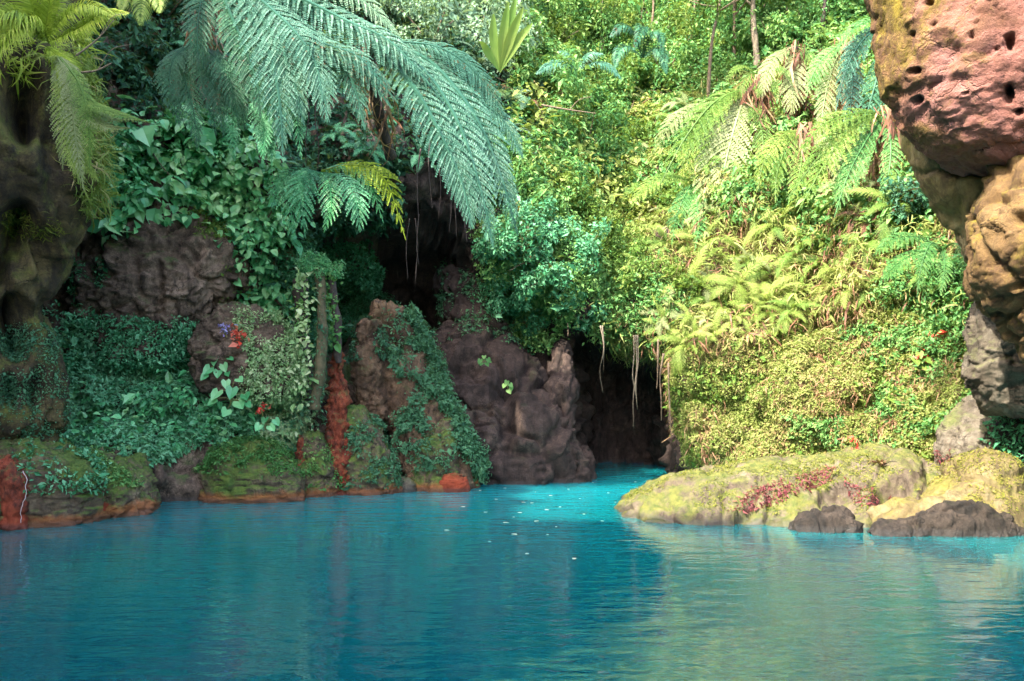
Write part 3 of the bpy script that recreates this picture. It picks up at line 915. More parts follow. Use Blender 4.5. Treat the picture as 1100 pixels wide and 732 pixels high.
mound("boulder", [(936, 574), (946, 562), (970, 556), (1000, 545), (1030, 538), (1060, 540), (1085, 556), (1098, 574)], 9.45, 9.15, 10.1, R_DARK,
      "dark mound standing in for the wide shaded hollow under the yellow boulder", "boulder", amp=.07, seed=54, freq=2.6, nx=120, ny=60)  # added mound in place of a recess, its shade painted as dark stone
rock("boulder", [(432, 1040, 1075, 11.1, .3), (455, 1016, 1090, 11.0, .45), (485, 1010, 1098, 10.9, .5), (530, 1008, 1100, 10.9, .5)], R_GREYR,
     "grey brown boulder above the yellow one", "boulder", amp=.06, seed=55, freq=2)
rock("boulder", [(300, 1062, 1150, 9.9, .4), (340, 1046, 1180, 9.8, .5), (380, 1042, 1190, 9.8, .55), (415, 1046, 1190, 9.8, .5), (440, 1062, 1190, 9.8, .5)], R_GREYR,
     "tall grey tan rock under the ochre overhang", "rock", amp=.08, seed=56, freq=1.6)
rock("boulder", [(440, 1085, 1180, 10.4, .4), (480, 1078, 1200, 10.3, .5), (540, 1080, 1220, 10.3, .5)], R_DARK,
     "dark boulder half hidden at the right edge of the frame", "boulder", amp=.08, seed=57, freq=1.8)
PITS = [(1085, 45, 7, .3, 1.9), (1083, 102, 6.5, .3, 2.1), (985, 108, 6, .18, .9), (982, 77, 7, .2, .7), (1000, 26, 4, .1, 1), (974, 38, 4, .1, 1), (976, 14, 4, .1, 1), (994, 2, 7, .12, .6),
        (1042, 38, 4, .12, 1.5), (1070, 52, 3, .1, 1), (1050, 22, 3, .1, 1), (1095, 122, 5, .15, 1), (1012, 55, 26, .10, 1.0), (1038, 100, 3, .08, 1)]
rock("rock_outcrop", [(-150, 900, 1500, 8.6, 1.5), (-40, 940, 1500, 8.5, 1.5), (0, 950, 1500, 8.5, 1.45), (40, 955, 1500, 8.45, 1.4), (80, 966, 1500, 8.4, 1.35), (115, 982, 1500, 8.4, 1.3),
                      (140, 996, 1480, 8.4, 1.2), (158, 1012, 1460, 8.4, 1.1), (168, 1030, 1440, 8.45, 1.0)], R_PINK,
     "pink and ochre pitted rock overhang at the upper right", "rock", facet=.32, amp=.12, seed=61, freq=1.3, nth=300, nz=190, dents=PITS, crack=.25)
rock("rock_outcrop", [(60, 975, 1450, 9.5, .9), (120, 978, 1450, 9.4, .9), (160, 984, 1450, 9.3, .9), (200, 1000, 1450, 9.2, .9), (240, 1030, 1450, 9.2, .9), (280, 1048, 1450, 9.2, .8), (330, 1062, 1450, 9.2, .8)], R_OLIVE,
     "olive shaded rock recess under the pink overhang", "rock", facet=.4, amp=.10, seed=62, freq=1.2, nth=200, nz=120, dents=[(1052, 182, 16, .4, .6), (1025, 185, 22, .2, .4)])
rock("rock_outcrop", [(140, 1104, 1500, 8.3, .9), (165, 1086, 1500, 8.2, 1.1), (200, 1072, 1500, 8.1, 1.2), (235, 1056, 1500, 8.0, 1.2), (262, 1052, 1500, 8.0, 1.2), (300, 1062, 1500, 8.0, 1.2), (340, 1084, 1500, 8.0, 1.1), (375, 1109, 1500, 8.0, 1.0), (400, 1139, 1480, 8.0, .9)], R_OCHRE,
     "ochre bulging rock at the right edge below the pink overhang", "rock", facet=.45, amp=.15, seed=63, freq=1.5, nth=260, nz=150, dents=[(1095, 235, 14, .15, .7), (1075, 215, 9, .1, .6), (1090, 310, 12, .1, .5)])

# ------------------------------------------------------------------ ground cover and undergrowth growing on the cliffs
def cover(name, poly, n, mat, size, rng_seed, thick=0.18, tpl=LEAF4, aspect=0.55, mean=0.45, excl=(), zmin=0.35, droop=0.4, freq=1.6, gap=-0.45, nmax=None, hue_sd=0.2, spread=0.6, out=0.4, surf=None, holes=()):
    """leaves all over the cliff inside one region: clumps rise and sink with noise, bare rock shows where the noise is lowest"""
    r = np.random.default_rng(rng_seed)
    S = surf or CLIFF
    pos, N = S.sample_in(poly, n, r)
    uv = uv_of(pos)
    ok = in_poly(uv, poly) & (pos[:, 1] > 6) & (pos[:, 2] > zmin)
    for e in excl:
        ok &= ~in_poly(uv, e)
    pos, N, uv = pos[ok], N[ok], uv[ok]
    f = fbm(pos * freq, 4, rng_seed)
    ok = f > gap + 0.15 * r.normal(size=len(f))
    pos, N, f = pos[ok], N[ok], f[ok]
    if nmax and len(pos) > nmax:
        k = r.permutation(len(pos))[:nmax]
        pos, N, f = pos[k], N[k], f[k]
    h = thick * np.clip(0.5 + f * 1.6, 0.05, 1.6) * r.random(len(f)) ** 0.35
    f2 = fbm(pos * 6.0, 2, rng_seed + 9)
    h = h * (1 + 0.8 * f2)
    p = pos + N * h[:, None]
    V, F, k = leaves(p, N, r, size, aspect, tpl, droop=droop, spread=spread, out=out)
    o = solid(name, V, F, mat, kind='stuff', tint=tints(len(p), k, r, mean, hue_sd), smooth=False)
    return o


L_CARPET = [(55, 345), (80, 352), (110, 350), (150, 365), (185, 395), (225, 400), (250, 425), (285, 420), (322, 425), (332, 470), (322, 490), (280, 478), (250, 484), (215, 478), (190, 492), (150, 505), (100, 505), (70, 490)]
L_LIGHT = [(240, 352), (300, 350), (322, 385), (328, 470), (300, 485), (272, 470), (262, 440), (245, 420)]
R_CARPET = [(712, 380), (760, 372), (800, 368), (850, 345), (900, 325), (1000, 318), (1060, 330), (1065, 440), (1020, 470), (1000, 500), (930, 500), (850, 510), (738, 520), (730, 470), (720, 430)]
R_GREEN = [(905, 330), (1060, 320), (1060, 440), (1010, 460), (980, 480), (930, 480), (940, 430), (960, 400), (900, 370)]
R_HIGH = [(690, 190), (720, 110), (830, 60), (960, 30), (1010, 180), (1020, 250), (900, 265), (800, 235), (720, 235)]
R_FERNY = [(640, 330), (668, 285), (680, 200), (720, 120), (830, 70), (940, 40), (1010, 180), (1050, 260), (1060, 330), (900, 330), (800, 372), (700, 388), (690, 372), (660, 372)]
CAVE_BUSH = [(520, 236), (560, 225), (600, 222), (650, 250), (700, 290), (735, 350), (712, 362), (668, 350), (645, 335), (628, 318), (600, 362), (585, 380), (556, 372), (545, 340), (528, 300)]
UPPER_L = [(95, -80), (560, -80), (560, 225), (520, 235), (500, 200), (470, 175), (440, 160), (430, 235), (350, 262), (345, 330), (300, 330), (270, 250), (180, 235), (105, 228)]
UPPER_C = [(540, -90), (960, -90), (950, 60), (830, 75), (720, 120), (680, 210), (660, 290), (600, 225), (545, 232)]
MID_L = [(300, 260), (400, 258), (412, 330), (392, 350), (360, 380), (330, 380), (318, 340)]

VINE_A = [(98, 190), (112, 150), (150, 132), (215, 140), (226, 215), (190, 238), (150, 225), (125, 240), (105, 225)]
VINE_B = [(205, 140), (255, 145), (292, 172), (302, 215), (285, 262), (262, 275), (235, 252), (205, 235)]
VINE_C = [(250, 245), (292, 250), (302, 300), (298, 335), (270, 328), (258, 290)]
for nm, poly, den, mat, size, sd, thick, kw, lab, cat in [
        ("herb_cover", L_CARPET, 4200, 'teal', .062, 101, .55, dict(gap=-.62, mean=.85, freq=1.9), "carpet of small teal herbs over the left bank slope", "ground cover"),
        ("herb_cover", L_LIGHT, 2600, 'mint', .055, 102, .42, dict(gap=-.30, mean=.6, freq=2.4), "light green herbs around the heart leaved plant", "ground cover"),
        ("herb_cover", R_CARPET, 6000, 'straw', .036, 103, .14, dict(gap=-.7, mean=.5, hue_sd=.25, freq=2.6), "yellow green herb carpet on the sunlit bank behind the boulder", "ground cover"),
        ("herb_cover", R_GREEN, 2600, 'green', .055, 104, .26, dict(gap=-.05, mean=.6, freq=1.9), "green herb patch beside the ochre rock", "ground cover"),
        ("herb_cover", [(845, 440), (900, 448), (945, 470), (950, 492), (860, 490)], 2600, 'green', .05, 105, .22, dict(gap=-.25, mean=.6), "green herb clump behind the mossy boulder", "ground cover"),
        ("herb_cover", L_CARPET, 260, 'vine', .11, 114, .55, dict(gap=-.05, mean=.35, tpl=LEAF6, aspect=.6), "larger green leaves standing in the teal herb carpet", "ground cover"),
        ("herb_cover", R_CARPET, 260, 'bright', .065, 115, .18, dict(gap=-.02, mean=.5, tpl=LEAF6, aspect=.55), "larger green leaves standing in the yellow herb carpet", "ground cover"),
        ("herb_cover", R_CARPET, 500, 'dry', .13, 116, .12, dict(gap=.12, mean=.75, tpl=BLADE, aspect=.07, droop=1.5), "withered tan stalks in the yellow herb carpet", "ground cover"),
        ("undergrowth", R_HIGH, 900, 'green', .12, 113, .5, dict(gap=-.25, droop=.9, mean=.55, nmax=40000), "green undergrowth between the tree ferns of the sunlit slope", "undergrowth"),
        ("undergrowth", R_FERNY, 1300, 'straw', .15, 106, .40, dict(tpl=BLADE, aspect=.11, gap=-.5, droop=1.0, mean=.5, nmax=60000), "drooping yellow grass on the sunlit slope", "undergrowth"),
        ("undergrowth", R_FERNY, 500, 'dry', .24, 107, .25, dict(tpl=BLADE, aspect=.07, gap=.02, droop=1.8, nmax=8000), "brown dead fronds hanging on the sunlit slope", "undergrowth"),
        ("undergrowth", CAVE_BUSH, 2200, 'green', .065, 108, .55, dict(gap=-.6, mean=.5, nmax=70000), "bushy green growth over the cave mouth", "undergrowth"),
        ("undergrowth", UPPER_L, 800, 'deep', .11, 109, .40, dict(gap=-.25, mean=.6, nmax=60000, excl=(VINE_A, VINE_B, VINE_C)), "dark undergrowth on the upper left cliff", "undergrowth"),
        ("undergrowth", UPPER_C, 700, 'green', .12, 110, .5, dict(gap=-.6, mean=.5, nmax=90000), "green undergrowth on the slope above the cave", "undergrowth"),
        ("undergrowth", [(545, 60), (640, 70), (720, 150), (700, 260), (640, 240), (560, 210)], 500, 'straw', .13, 112, .7, dict(gap=-.05, mean=.5, nmax=30000), "straw yellow growth on the middle of the back slope", "undergrowth"),
        ("undergrowth", MID_L, 3500, 'teal', .065, 111, .34, dict(gap=-.35, mean=.45), "dark small leaved creepers behind the stained root column", "undergrowth")]:
    o = cover(nm, poly, den, G[mat], size, sd, thick, **kw)
    tag(o, lab, cat)

# moss and herbs on the loose rocks
def rock_cover(surf_label, poly, n, mat, size, seed, thick, name, label, cat, kind=None, mean=.5, up=-0.2, gap=-.1, tpl=LEAF4, aspect=.55, freq=2.2):
    r = np.random.default_rng(seed)
    S = SURFS[surf_label]
    pos, N = S.sample_in(poly, n, r)
    ok = in_poly(uv_of(pos), poly) & (N[:, 2] > up) & (pos[:, 2] > 0.12)
    pos, N = pos[ok], N[ok]
    f = fbm(pos * freq, 3, seed)
    ok = f > gap + .1 * r.normal(size=len(f))
    pos, N = pos[ok], N[ok]
    p = pos + N * (thick * r.random(len(pos)))[:, None]
    V, F, k = leaves(p, N, r, size, aspect, tpl, droop=.5)
    o = solid(name, V, F, mat, label, cat, kind=kind, tint=tints(len(p), k, r, mean), smooth=False)
    return o


BIG = [(-900, -300), (2000, -300), (2000, 800), (-900, 800)]
rock_cover("leaning brown rock slab with ivy down its right edge", [(408, 335), (460, 340), (480, 400), (500, 450), (520, 490), (515, 512), (455, 500), (425, 470), (438, 430), (420, 390)], 4200, G['deep'], .055, 121, .28,
           "creeping_ivy", "green ivy covering the right edge of the leaning slab", "ivy", gap=-.12, mean=1.0, up=-1)
rock_cover("green mossy boulder right of the red rock spur", BIG, 1800, G['deep'], .05, 122, .10, "creeping_herb", "dark green herbs over the boulder right of the red spur", "herbs", gap=-.05, mean=.7)
rock_cover("long mossy boulder with a bright orange waterline", [(210, 470), (330, 470), (330, 512), (210, 508)], 3500, G['green'], .042, 123, .12, "creeping_herb", "short green herbs on the long orange footed boulder", "herbs", gap=-.1)
rock_cover("mossy boulder with orange foot under the dark rock pillar", [(0, 470), (110, 470), (110, 530), (0, 530)], 1800, G['teal'], .05, 124, .12, "creeping_herb", "teal herbs on the orange footed boulder under the pillar", "herbs", gap=0.0)
rock_cover("rounded boulder split by a red streak at the water under the teal herbs", [(60, 480), (165, 480), (165, 520), (60, 525)], 2200, G['green'], .045, 125, .1, "creeping_herb", "dark herbs topping the boulder with the red streak", "herbs", gap=0.05, mean=.7)
rock_cover("dark mossy rock pillar bulging over the pool below the hanging yellow ferns", [(-20, 340), (70, 350), (75, 480), (-20, 480)], 3000, G['deep'], .03, 126, .03, "moss", "short moss on the lower part of the dark pillar", "moss", kind='stuff', gap=.05, up=-1, mean=.8)
rock_cover("cracked grey brown rock face under the hanging vines", [(70, 235), (110, 235), (120, 330), (170, 345), (150, 370), (80, 360)], 900, G['teal'], .05, 127, .1, "creeping_herb", "sparse teal creepers on the cracked rock face", "herbs", gap=.18, up=-1, mean=.4)
rock_cover("cracked grey brown rock face under the hanging vines", [(190, 225), (265, 235), (265, 330), (235, 330), (215, 260)], 2200, G['bright'], .045, 128, .12, "creeping_herb", "light green creepers at the right of the cracked rock face", "herbs", gap=-.05, up=-1, mean=.4)
rock_cover(MAIN, BIG, 2600, G['moss'], .024, 151, .025, "moss", "fuzzy yellow green moss over the low tan boulder", "moss", kind='stuff', gap=.10, up=.35, mean=.45, freq=1.5, tpl=BLADE, aspect=.3)
rock_cover(YEL, BIG, 2600, G['moss'], .024, 152, .025, "moss", "fuzzy yellow moss over the smooth yellow boulder", "moss", kind='stuff', gap=.08, up=.2, mean=.75, freq=1.5, tpl=BLADE, aspect=.3)
rock_cover("dark mossy rock pillar bulging over the pool below the hanging yellow ferns", [(52, 55), (92, 60), (112, 130), (108, 215), (84, 225), (72, 150)], 900, G['yellow'], .17, 153, .22, "hanging_grass", "shaggy yellow green grass hanging down the right side of the dark pillar", "grass", gap=-.4, up=-1, mean=.45, tpl=BLADE, aspect=.07)
rock_cover("dark mossy rock pillar bulging over the pool below the hanging yellow ferns", [(-20, 20), (90, 20), (85, 60), (30, 78), (-20, 90)], 700, G['lime'], .14, 154, .2, "hanging_grass", "short lime grass along the top of the dark pillar", "grass", gap=-.3, up=-1, mean=.45, tpl=BLADE, aspect=.09)
rock_cover("dark mossy rock pillar bulging over the pool below the hanging yellow ferns", [(0, 225), (60, 215), (70, 250), (40, 260), (0, 250)], 900, G['moss'], .07, 155, .05, "moss", "olive moss tufts across the middle of the dark pillar", "moss", kind='stuff', gap=-.1, up=-1, mean=.5, tpl=BLADE, aspect=.12)
for k, (poly, lab) in enumerate([([(782, 548), (800, 530), (850, 512), (897, 500), (893, 518), (850, 534), (805, 550)], "heap of small red fallen leaves across the mossy boulder"),
                                 ([(905, 512), (930, 520), (945, 540), (930, 545), (912, 535)], "sparse red leaves in the hollow of the mossy boulder"),
                                 ([(944, 548), (952, 535), (968, 530), (962, 542)], "few red leaves between the mossy and the yellow boulder")]):
    rock_cover(MAIN, poly, 2200 if k == 0 else 1000, G['red'], .05, 131 + k, .03, "fallen_leaves", lab, "fallen leaves", kind='stuff', gap=-.2, up=-.2, aspect=.3, tpl=LEAF4, freq=3.5)
rock_cover("grey brown boulder above the yellow one", [(1005, 485), (1020, 485), (1042, 512), (1035, 520), (1010, 500)], 1500, G['red'], .05, 135, .03, "fallen_leaves", "small red leaves at the foot of the grey brown boulder", "fallen leaves", kind='stuff', gap=-.4, up=-1, aspect=.3)
rock_cover("dark boulder half hidden at the right edge of the frame", BIG, 1500, G['teal'], .06, 136, .2, "creeping_herb", "blue green herbs on the dark boulder at the right edge", "herbs", gap=-.2)

rock_cover("purple brown ledge rock above the heart leaved plant", [(250, 335), (325, 345), (325, 430), (255, 425), (268, 385)], 3000, G['mint'], .045, 137, .2, "creeping_herb", "pale green herbs over the right half of the ledge rock", "herbs", gap=-.35, up=-1, mean=.6)
rock_cover("cracked grey brown rock face under the hanging vines", [(85, 340), (235, 350), (215, 405), (85, 400)], 2600, G['teal'], .05, 138, .2, "creeping_herb", "teal herbs along the foot of the cracked rock face", "herbs", gap=-.1, up=-1, mean=.45)
rock_cover("narrow mossy boulder left of the red rock spur", BIG, 1500, G['green'], .045, 139, .08, "creeping_herb", "green herbs on the narrow boulder left of the red spur", "herbs", gap=.0, mean=.5)
rock_cover("brown boulder wedged above the dark gap beside the leaning slab", [(370, 340), (420, 340), (420, 385), (370, 390)], 1800, G['deep'], .05, 140, .12, "creeping_herb", "dark herbs on the wedged brown boulder", "herbs", gap=-.1, mean=.7)
rock_cover("broad dark rock buttress left of the cave mouth", [(450, 260), (640, 260), (620, 360), (450, 380)], 700, G['deep'], .06, 141, .1, "creeping_herb", "sparse dark creepers high on the broad buttress", "herbs", gap=.12, up=-1, mean=.7)

# ------------------------------------------------------------------ fronds and ferns
def frond_mesh(name, rach, ref, width, npin, mat, seed, kind='bi', npl=11, droop=0.25, prof=None, fwd=0.55, gapf=.46):
    """one frond along the midrib points 'rach' whose blade faces 'ref'; kind 'bi': each pinna carries leaflets, 'pin': plain pinnae"""
    r = np.random.default_rng(seed)
    n = npin
    R = spline(rach, n + 2)
    T = nrm(np.gradient(R, axis=0))[1:-1]
    Q = R[1:-1]
    t = np.linspace(0.04, 1, n)
    Wd = width * (np.sin(np.clip(t * 1.25 + .12, 0, 1.0) * np.pi / 2) ** 0.8) * np.clip((1.04 - t) / 0.55, 0, 1) ** 0.7 if prof is None else width * prof(t)
    ref = np.broadcast_to(np.asarray(ref, float), T.shape)
    B = nrm(np.cross(T, ref))
    Nn = np.cross(B, T)
    Nn = np.where((Nn * ref).sum(1, keepdims=True) < 0, -Nn, Nn)
    parts, nt = [], 0
    L = np.linalg.norm(np.diff(R, axis=0), axis=1).sum()
    for sgn in (-1, 1):
        f = fwd + 0.6 * t ** 3
        D = nrm(B * sgn * np.cos(f)[:, None] + T * np.sin(f)[:, None] + Nn * 0.18 + r.normal(0, .05, T.shape))
        wl = Wd * r.uniform(.88, 1.08, n)
        if kind == 'pin':
            Z = nrm(Nn + r.normal(0, .12, Nn.shape))
            Yv = np.cross(Z, D)
            v, fc, k = inst(BLADE, Q, D, Yv, Z, wl, np.maximum(L / n * 0.75, 0.012))
            v = v.reshape(n, 8, 3)
            s = np.array([0, 0, .4, .4, .75, .75, 1, 1.0])
            v[..., 2] -= droop * wl[:, None] * s[None] ** 2
            parts.append((v.reshape(-1, 3), fc))
            nt += n * k
        else:
            s = (np.arange(npl) + 0.6) / npl
            C = Q[:, None] + D[:, None] * wl[:, None, None] * s[None, :, None]
            C[..., 2] -= droop * wl[:, None] * s[None] ** 2
            for s2 in (-1, 1):
                dirn = nrm(T[:, None] * s2 + D[:, None] * 0.6 + r.normal(0, .06, C.shape))
                ll = np.minimum(L / n * gapf, wl * .4)[:, None] * (1.08 - s[None] ** 2 * .8) * r.uniform(.8, 1.15, C.shape[:2])
                Z = nrm(np.broadcast_to(Nn[:, None], C.shape) + r.normal(0, .09, C.shape))
                Cf, df, Zf, lf = C.reshape(-1, 3), dirn.reshape(-1, 3), Z.reshape(-1, 3), ll.ravel()
                Yv = np.cross(Zf, df)
                wd = np.repeat(wl / npl * 1.25, npl)
                v, fc, k = inst(LEAF4, Cf, df, Yv, Zf, lf, np.maximum(wd, .006))
                parts.append((v, fc))
                nt += len(Cf) * k
    tn = np.clip(r.normal(.5, .16, nt), 0, 1)
    mv, mf = tube(R, np.linspace(0.012, 0.003, len(R)) * max(.6, L), 5)
    parts += [(mv, mf[0])]
    V, F = join(parts)
    # join groups quads only, in order
    tn = np.concatenate([tn, np.full(len(mf[0]), .35)])
    return V, F, tn


def arc(L, e0, e1, n=10, side=0.0):
    s = np.linspace(0, 1, n)
    e = np.radians(e0 + (e1 - e0) * s ** 0.85)
    x = np.concatenate([[0], np.cumsum(np.cos(e[:-1]) * L / (n - 1))])
    z = np.concatenate([[0], np.cumsum(np.sin(e[:-1]) * L / (n - 1))])
    return np.stack([x, side * L * s ** 2, z], 1)


FR = {}


def frond_set(key):
    """three shared frond meshes per colour, one metre long, growing along +x"""
    if key in FR:
        return FR[key]
    out = []
    for k, (e0, e1, w) in enumerate(((62, -55, .20), (45, -62, .23), (72, -20, .19))):
        R = arc(1.0, e0, e1, 12, (-.12, .1, .05)[k])
        V, F, tn = frond_mesh("frond", R, (0, 0, 1), w, 26, G[key], 300 + k, 'bi', 8, .35)
        out.append(mesh_np("frond_" + key, V, F, G[key], False, tn))
    FR[key] = out
    return out


def fern(u, v, size, key, label, group=None, n=8, lift=0.05, lean=0.7, seed=0, dead=0, at=None):
    r = random.Random(seed * 7919 + int(u * 13 + v * 7))
    p, N = hit(u, v) if at is None else at
    p = p + N * lift
    up = Vector((0, 0, 1)) + Vector(N) * lean
    q = up.to_track_quat('Z', 'Y')
    root = thing("fern", label, "fern", p, group, q.to_euler())
    ms = frond_set(key)
    a0 = r.random() * 6.28
    for k in range(n):
        me = ms[(k + r.randrange(2)) % 3]
        f = link("frond", me, root)
        f.rotation_euler = (r.uniform(-.25, .25), r.uniform(-.25, .25), a0 + k / n * 2 * math.pi + r.uniform(-.3, .3))
        s = size * r.uniform(.75, 1.15)
        f.scale = (s, s, s)
    if dead:
        md = frond_set('dry')
        for k in range(dead):
            f = link("dead_frond", md[1], root)
            f.rotation_euler = (r.uniform(-.2, .2), r.uniform(.7, 1.1), r.random() * 6.28)
            s = size * r.uniform(.6, .9)
            f.scale = (s, s, s)
    return root


def px_path(pts):
    return np.array([P(*q) for q in pts])


def big_fern(name, label, crown, fronds, key, wpx, trunk=None, extra=0, skirt=420, ref=(0.1, -0.75, 0.65), npin=25, npl=15, droop=.4, seed=0, kind='bi', cat="tree fern", mats=None):
    """a tree fern whose fronds are drawn one by one: fronds = [path of (u, v, Y)]"""
    root = thing(name, label, cat, P(*crown))
    org = np.array(root.location)
    rj = np.random.default_rng(seed + 77)
    nf0 = len(fronds)
    fronds = list(fronds)
    for k in range(extra):
        # further fronds between the drawn ones
        src = fronds[k % nf0]
        du, dv, dy = rj.normal(0, 13), rj.normal(0, 9), rj.uniform(-.15, .3)
        m_ = len(src) - 1
        sc = rj.uniform(.8, 1.05)
        fronds.append([(src[0][0] + (q[0] - src[0][0]) * sc + du * i_ / m_, src[0][1] + (q[1] - src[0][1]) * sc + dv * i_ / m_, q[2] + dy * i_ / m_) for i_, q in enumerate(src)])
    for k, path in enumerate(fronds):
        k = k % nf0 if k >= nf0 else k
        R = px_path(path)
        w = (wpx[k] if isinstance(wpx, (list, tuple)) else wpx) / FPX * np.mean([q[2] for q in path])
        mk = (mats[k] if mats else key)
        V, F, tn = frond_mesh("frond", R, np.array(ref) + rj.normal(0, .12, 3), w, npin, G[mk], int(500 + seed * 31 + rj.integers(0, 9999)), kind, npl, droop)
        me = mesh_np("frond", V - org, F, G[mk], False, tn)
        link("frond", me, root)
    if trunk is not None:
        pts = spline(px_path(trunk), 14)
        V, F = tube(pts, np.linspace(.10, .07, 14), 10, .04, seed)
        rs = np.random.default_rng(seed)
        nn = skirt
        ii = rs.integers(3, 14, nn)
        an = rs.random(nn) * 6.28
        ds = np.stack([np.cos(an), np.sin(an), np.zeros(nn)], 1)
        Nz = nrm(ds + rs.normal(0, .2, (nn, 3)))
        sv, sf, sk = leaves(pts[ii] + ds * rs.uniform(.05, .3, (nn, 1)) + np.array([0, 0, .1]), Nz, rs, .55, .05, BLADE, spread=.15, droop=2.5, out=.25, upn=0)
        link("dead_fronds", mesh_np("dead_fronds", sv - org, sf, G['dry'], False, tints(nn, sk, rs, .5, .25)), root)
        link("trunk", mesh_np("trunk", V - org, F, BARK_DARK), root)
    return root


big_fern("tree_fern", "huge blue green tree fern arching in from the top of the left cliff", (232, -38, 11.9),
         [[(232, -38, 11.9), (275, -8, 11.6), (330, 40, 11.3), (385, 62, 11.15), (428, 112, 11.0)],
          [(232, -38, 11.9), (282, 5, 11.5), (322, 45, 11.2), (345, 85, 11.0), (352, 132, 10.9)],
          [(230, -36, 11.9), (262, 10, 11.4), (290, 60, 11.1), (300, 110, 10.9), (304, 168, 10.8)],
          [(228, -36, 11.9), (246, 12, 11.3), (262, 50, 11.1), (276, 90, 10.9), (280, 128, 10.8)],
          [(232, -38, 11.9), (300, -12, 11.7), (370, 22, 11.6), (420, 46, 11.5), (462, 92, 11.4)],
          [(226, -36, 11.9), (218, -10, 11.6), (212, 30, 11.3), (214, 78, 11.2)],
          [(232, -40, 11.9), (310, -28, 11.9), (380, -5, 11.9), (430, 40, 11.8)],
          [(232, -38, 11.9), (290, 10, 11.6), (345, 50, 11.4), (378, 88, 11.2), (392, 140, 11.1)]],
         'tealpale', [37, 35, 34, 28, 36, 24, 34, 32], mats=['tealpale', 'tealpale', 'tealpale', 'deep', 'tealpale', 'deep', 'grey', 'tealpale'], trunk=[(215, 110, 13.6), (218, 40, 12.9), (231, -36, 11.9)], skirt=120, extra=6, npin=24, seed=1)
big_fern("tree_fern", "long blue green tree fern sweeping down toward the cave", (398, 48, 12.0),
         [[(398, 48, 12.0), (450, 72, 11.7), (490, 128, 11.5), (515, 200, 11.4), (530, 266, 11.4)],
          [(400, 46, 12.0), (460, 66, 11.9), (510, 126, 11.8), (538, 190, 11.8), (556, 252, 11.8)],
          [(398, 48, 12.0), (440, 88, 11.5), (475, 148, 11.3), (497, 200, 11.3), (508, 246, 11.3)],
          [(402, 45, 12.1), (465, 52, 12.1), (505, 82, 12.2), (532, 128, 12.2)],
          [(402, 47, 12.0), (480, 92, 12.0), (535, 124, 12.1), (562, 170, 12.1)]],
         'tealpale', [34, 33, 32, 31, 28], skirt=60, trunk=[(420, 170, 13.8), (404, 110, 13.0), (397, 50, 12.0)], extra=4, npin=28, seed=2)
big_fern("fern", "shaded teal fern with four drooping fronds below the huge tree fern", (205, 48, 11.8),
         [[(205, 48, 11.8), (188, 62, 11.5), (182, 90, 11.4), (194, 138, 11.3)], [(206, 48, 11.8), (214, 70, 11.5), (226, 100, 11.4), (232, 146, 11.3)],
          [(207, 48, 11.8), (232, 62, 11.5), (252, 92, 11.4), (264, 140, 11.3)], [(206, 50, 11.8), (198, 80, 11.6), (208, 120, 11.5), (212, 160, 11.4)]],
         'deep', [22, 22, 24, 20], npin=22, npl=11, seed=14, cat="fern", extra=3)
big_fern("fern", "shaded teal fern above the bright fern", (272, 98, 11.7),
         [[(272, 98, 11.7), (296, 100, 11.4), (316, 120, 11.3), (324, 172, 11.2)], [(272, 98, 11.7), (282, 115, 11.4), (290, 140, 11.3), (292, 180, 11.2)], [(271, 98, 11.7), (256, 108, 11.5), (250, 135, 11.4), (252, 172, 11.4)]],
         'teal', [20, 18, 18], npin=20, npl=10, seed=15, cat="fern", extra=2)
big_fern("fern", "bright fern with yellow tipped frond above the stained root column", (345, 186, 12.2),
         [[(345, 186, 12.2), (325, 188, 11.9), (314, 215, 11.8), (314, 264, 11.8)],
          [(346, 186, 12.2), (368, 192, 11.8), (382, 215, 11.6), (387, 250, 11.6)],
          [(346, 184, 12.2), (385, 178, 12.0), (415, 196, 11.9), (436, 258, 11.9)],
          [(343, 186, 12.2), (316, 184, 12.0), (300, 200, 11.9), (293, 226, 11.9)],
          [(345, 186, 12.2), (352, 195, 11.9), (356, 220, 11.8), (348, 250, 11.8)],
          [(346, 184, 12.2), (372, 178, 12.1), (396, 196, 12.0), (412, 240, 12.0)]],
         'vine', [24, 24, 24, 19, 18, 21], npin=14, npl=11, seed=3, mats=['teal', 'teal', 'lime', 'teal', 'vine', 'vine'], cat="fern", extra=1)
big_fern("palm_shrub", "feathery yellow green palm on top of the dark pillar", (48, 42, 9.2),
         [[(48, 42, 9.2), (52, 10, 9.1), (60, -30, 9.0)],
          [(46, 42, 9.2), (30, 18, 9.0), (5, 12, 8.8), (-30, 30, 8.7)],
          [(50, 44, 9.2), (70, 18, 9.1), (95, 5, 9.0), (125, 18, 8.9)],
          [(48, 44, 9.2), (30, 30, 9.0), (12, 38, 8.8), (-10, 70, 8.7)],
          [(52, 46, 9.2), (85, 30, 9.1), (110, 15, 9.0), (138, 14, 8.95)],
          [(44, 40, 9.2), (30, 5, 9.1), (8, -15, 9.0)],
          [(50, 50, 9.1), (70, 70, 9.0), (78, 100, 8.95)]],
         'lime', [30, 30, 24, 26, 22, 30, 20], npin=40, kind='pin', seed=4, cat="palm", extra=9)
big_fern("palm_frond_spray", "small olive palm fronds hanging from the top edge", (150, -30, 10.4),
         [[(150, -30, 10.4), (152, -5, 10.3), (151, 28, 10.2)], [(152, -30, 10.4), (168, -8, 10.3), (172, 14, 10.2)], [(148, -30, 10.4), (136, -8, 10.3), (130, 12, 10.2)]],
         'yellow', [18, 15, 15], npin=22, kind='pin', seed=5, cat="palm")
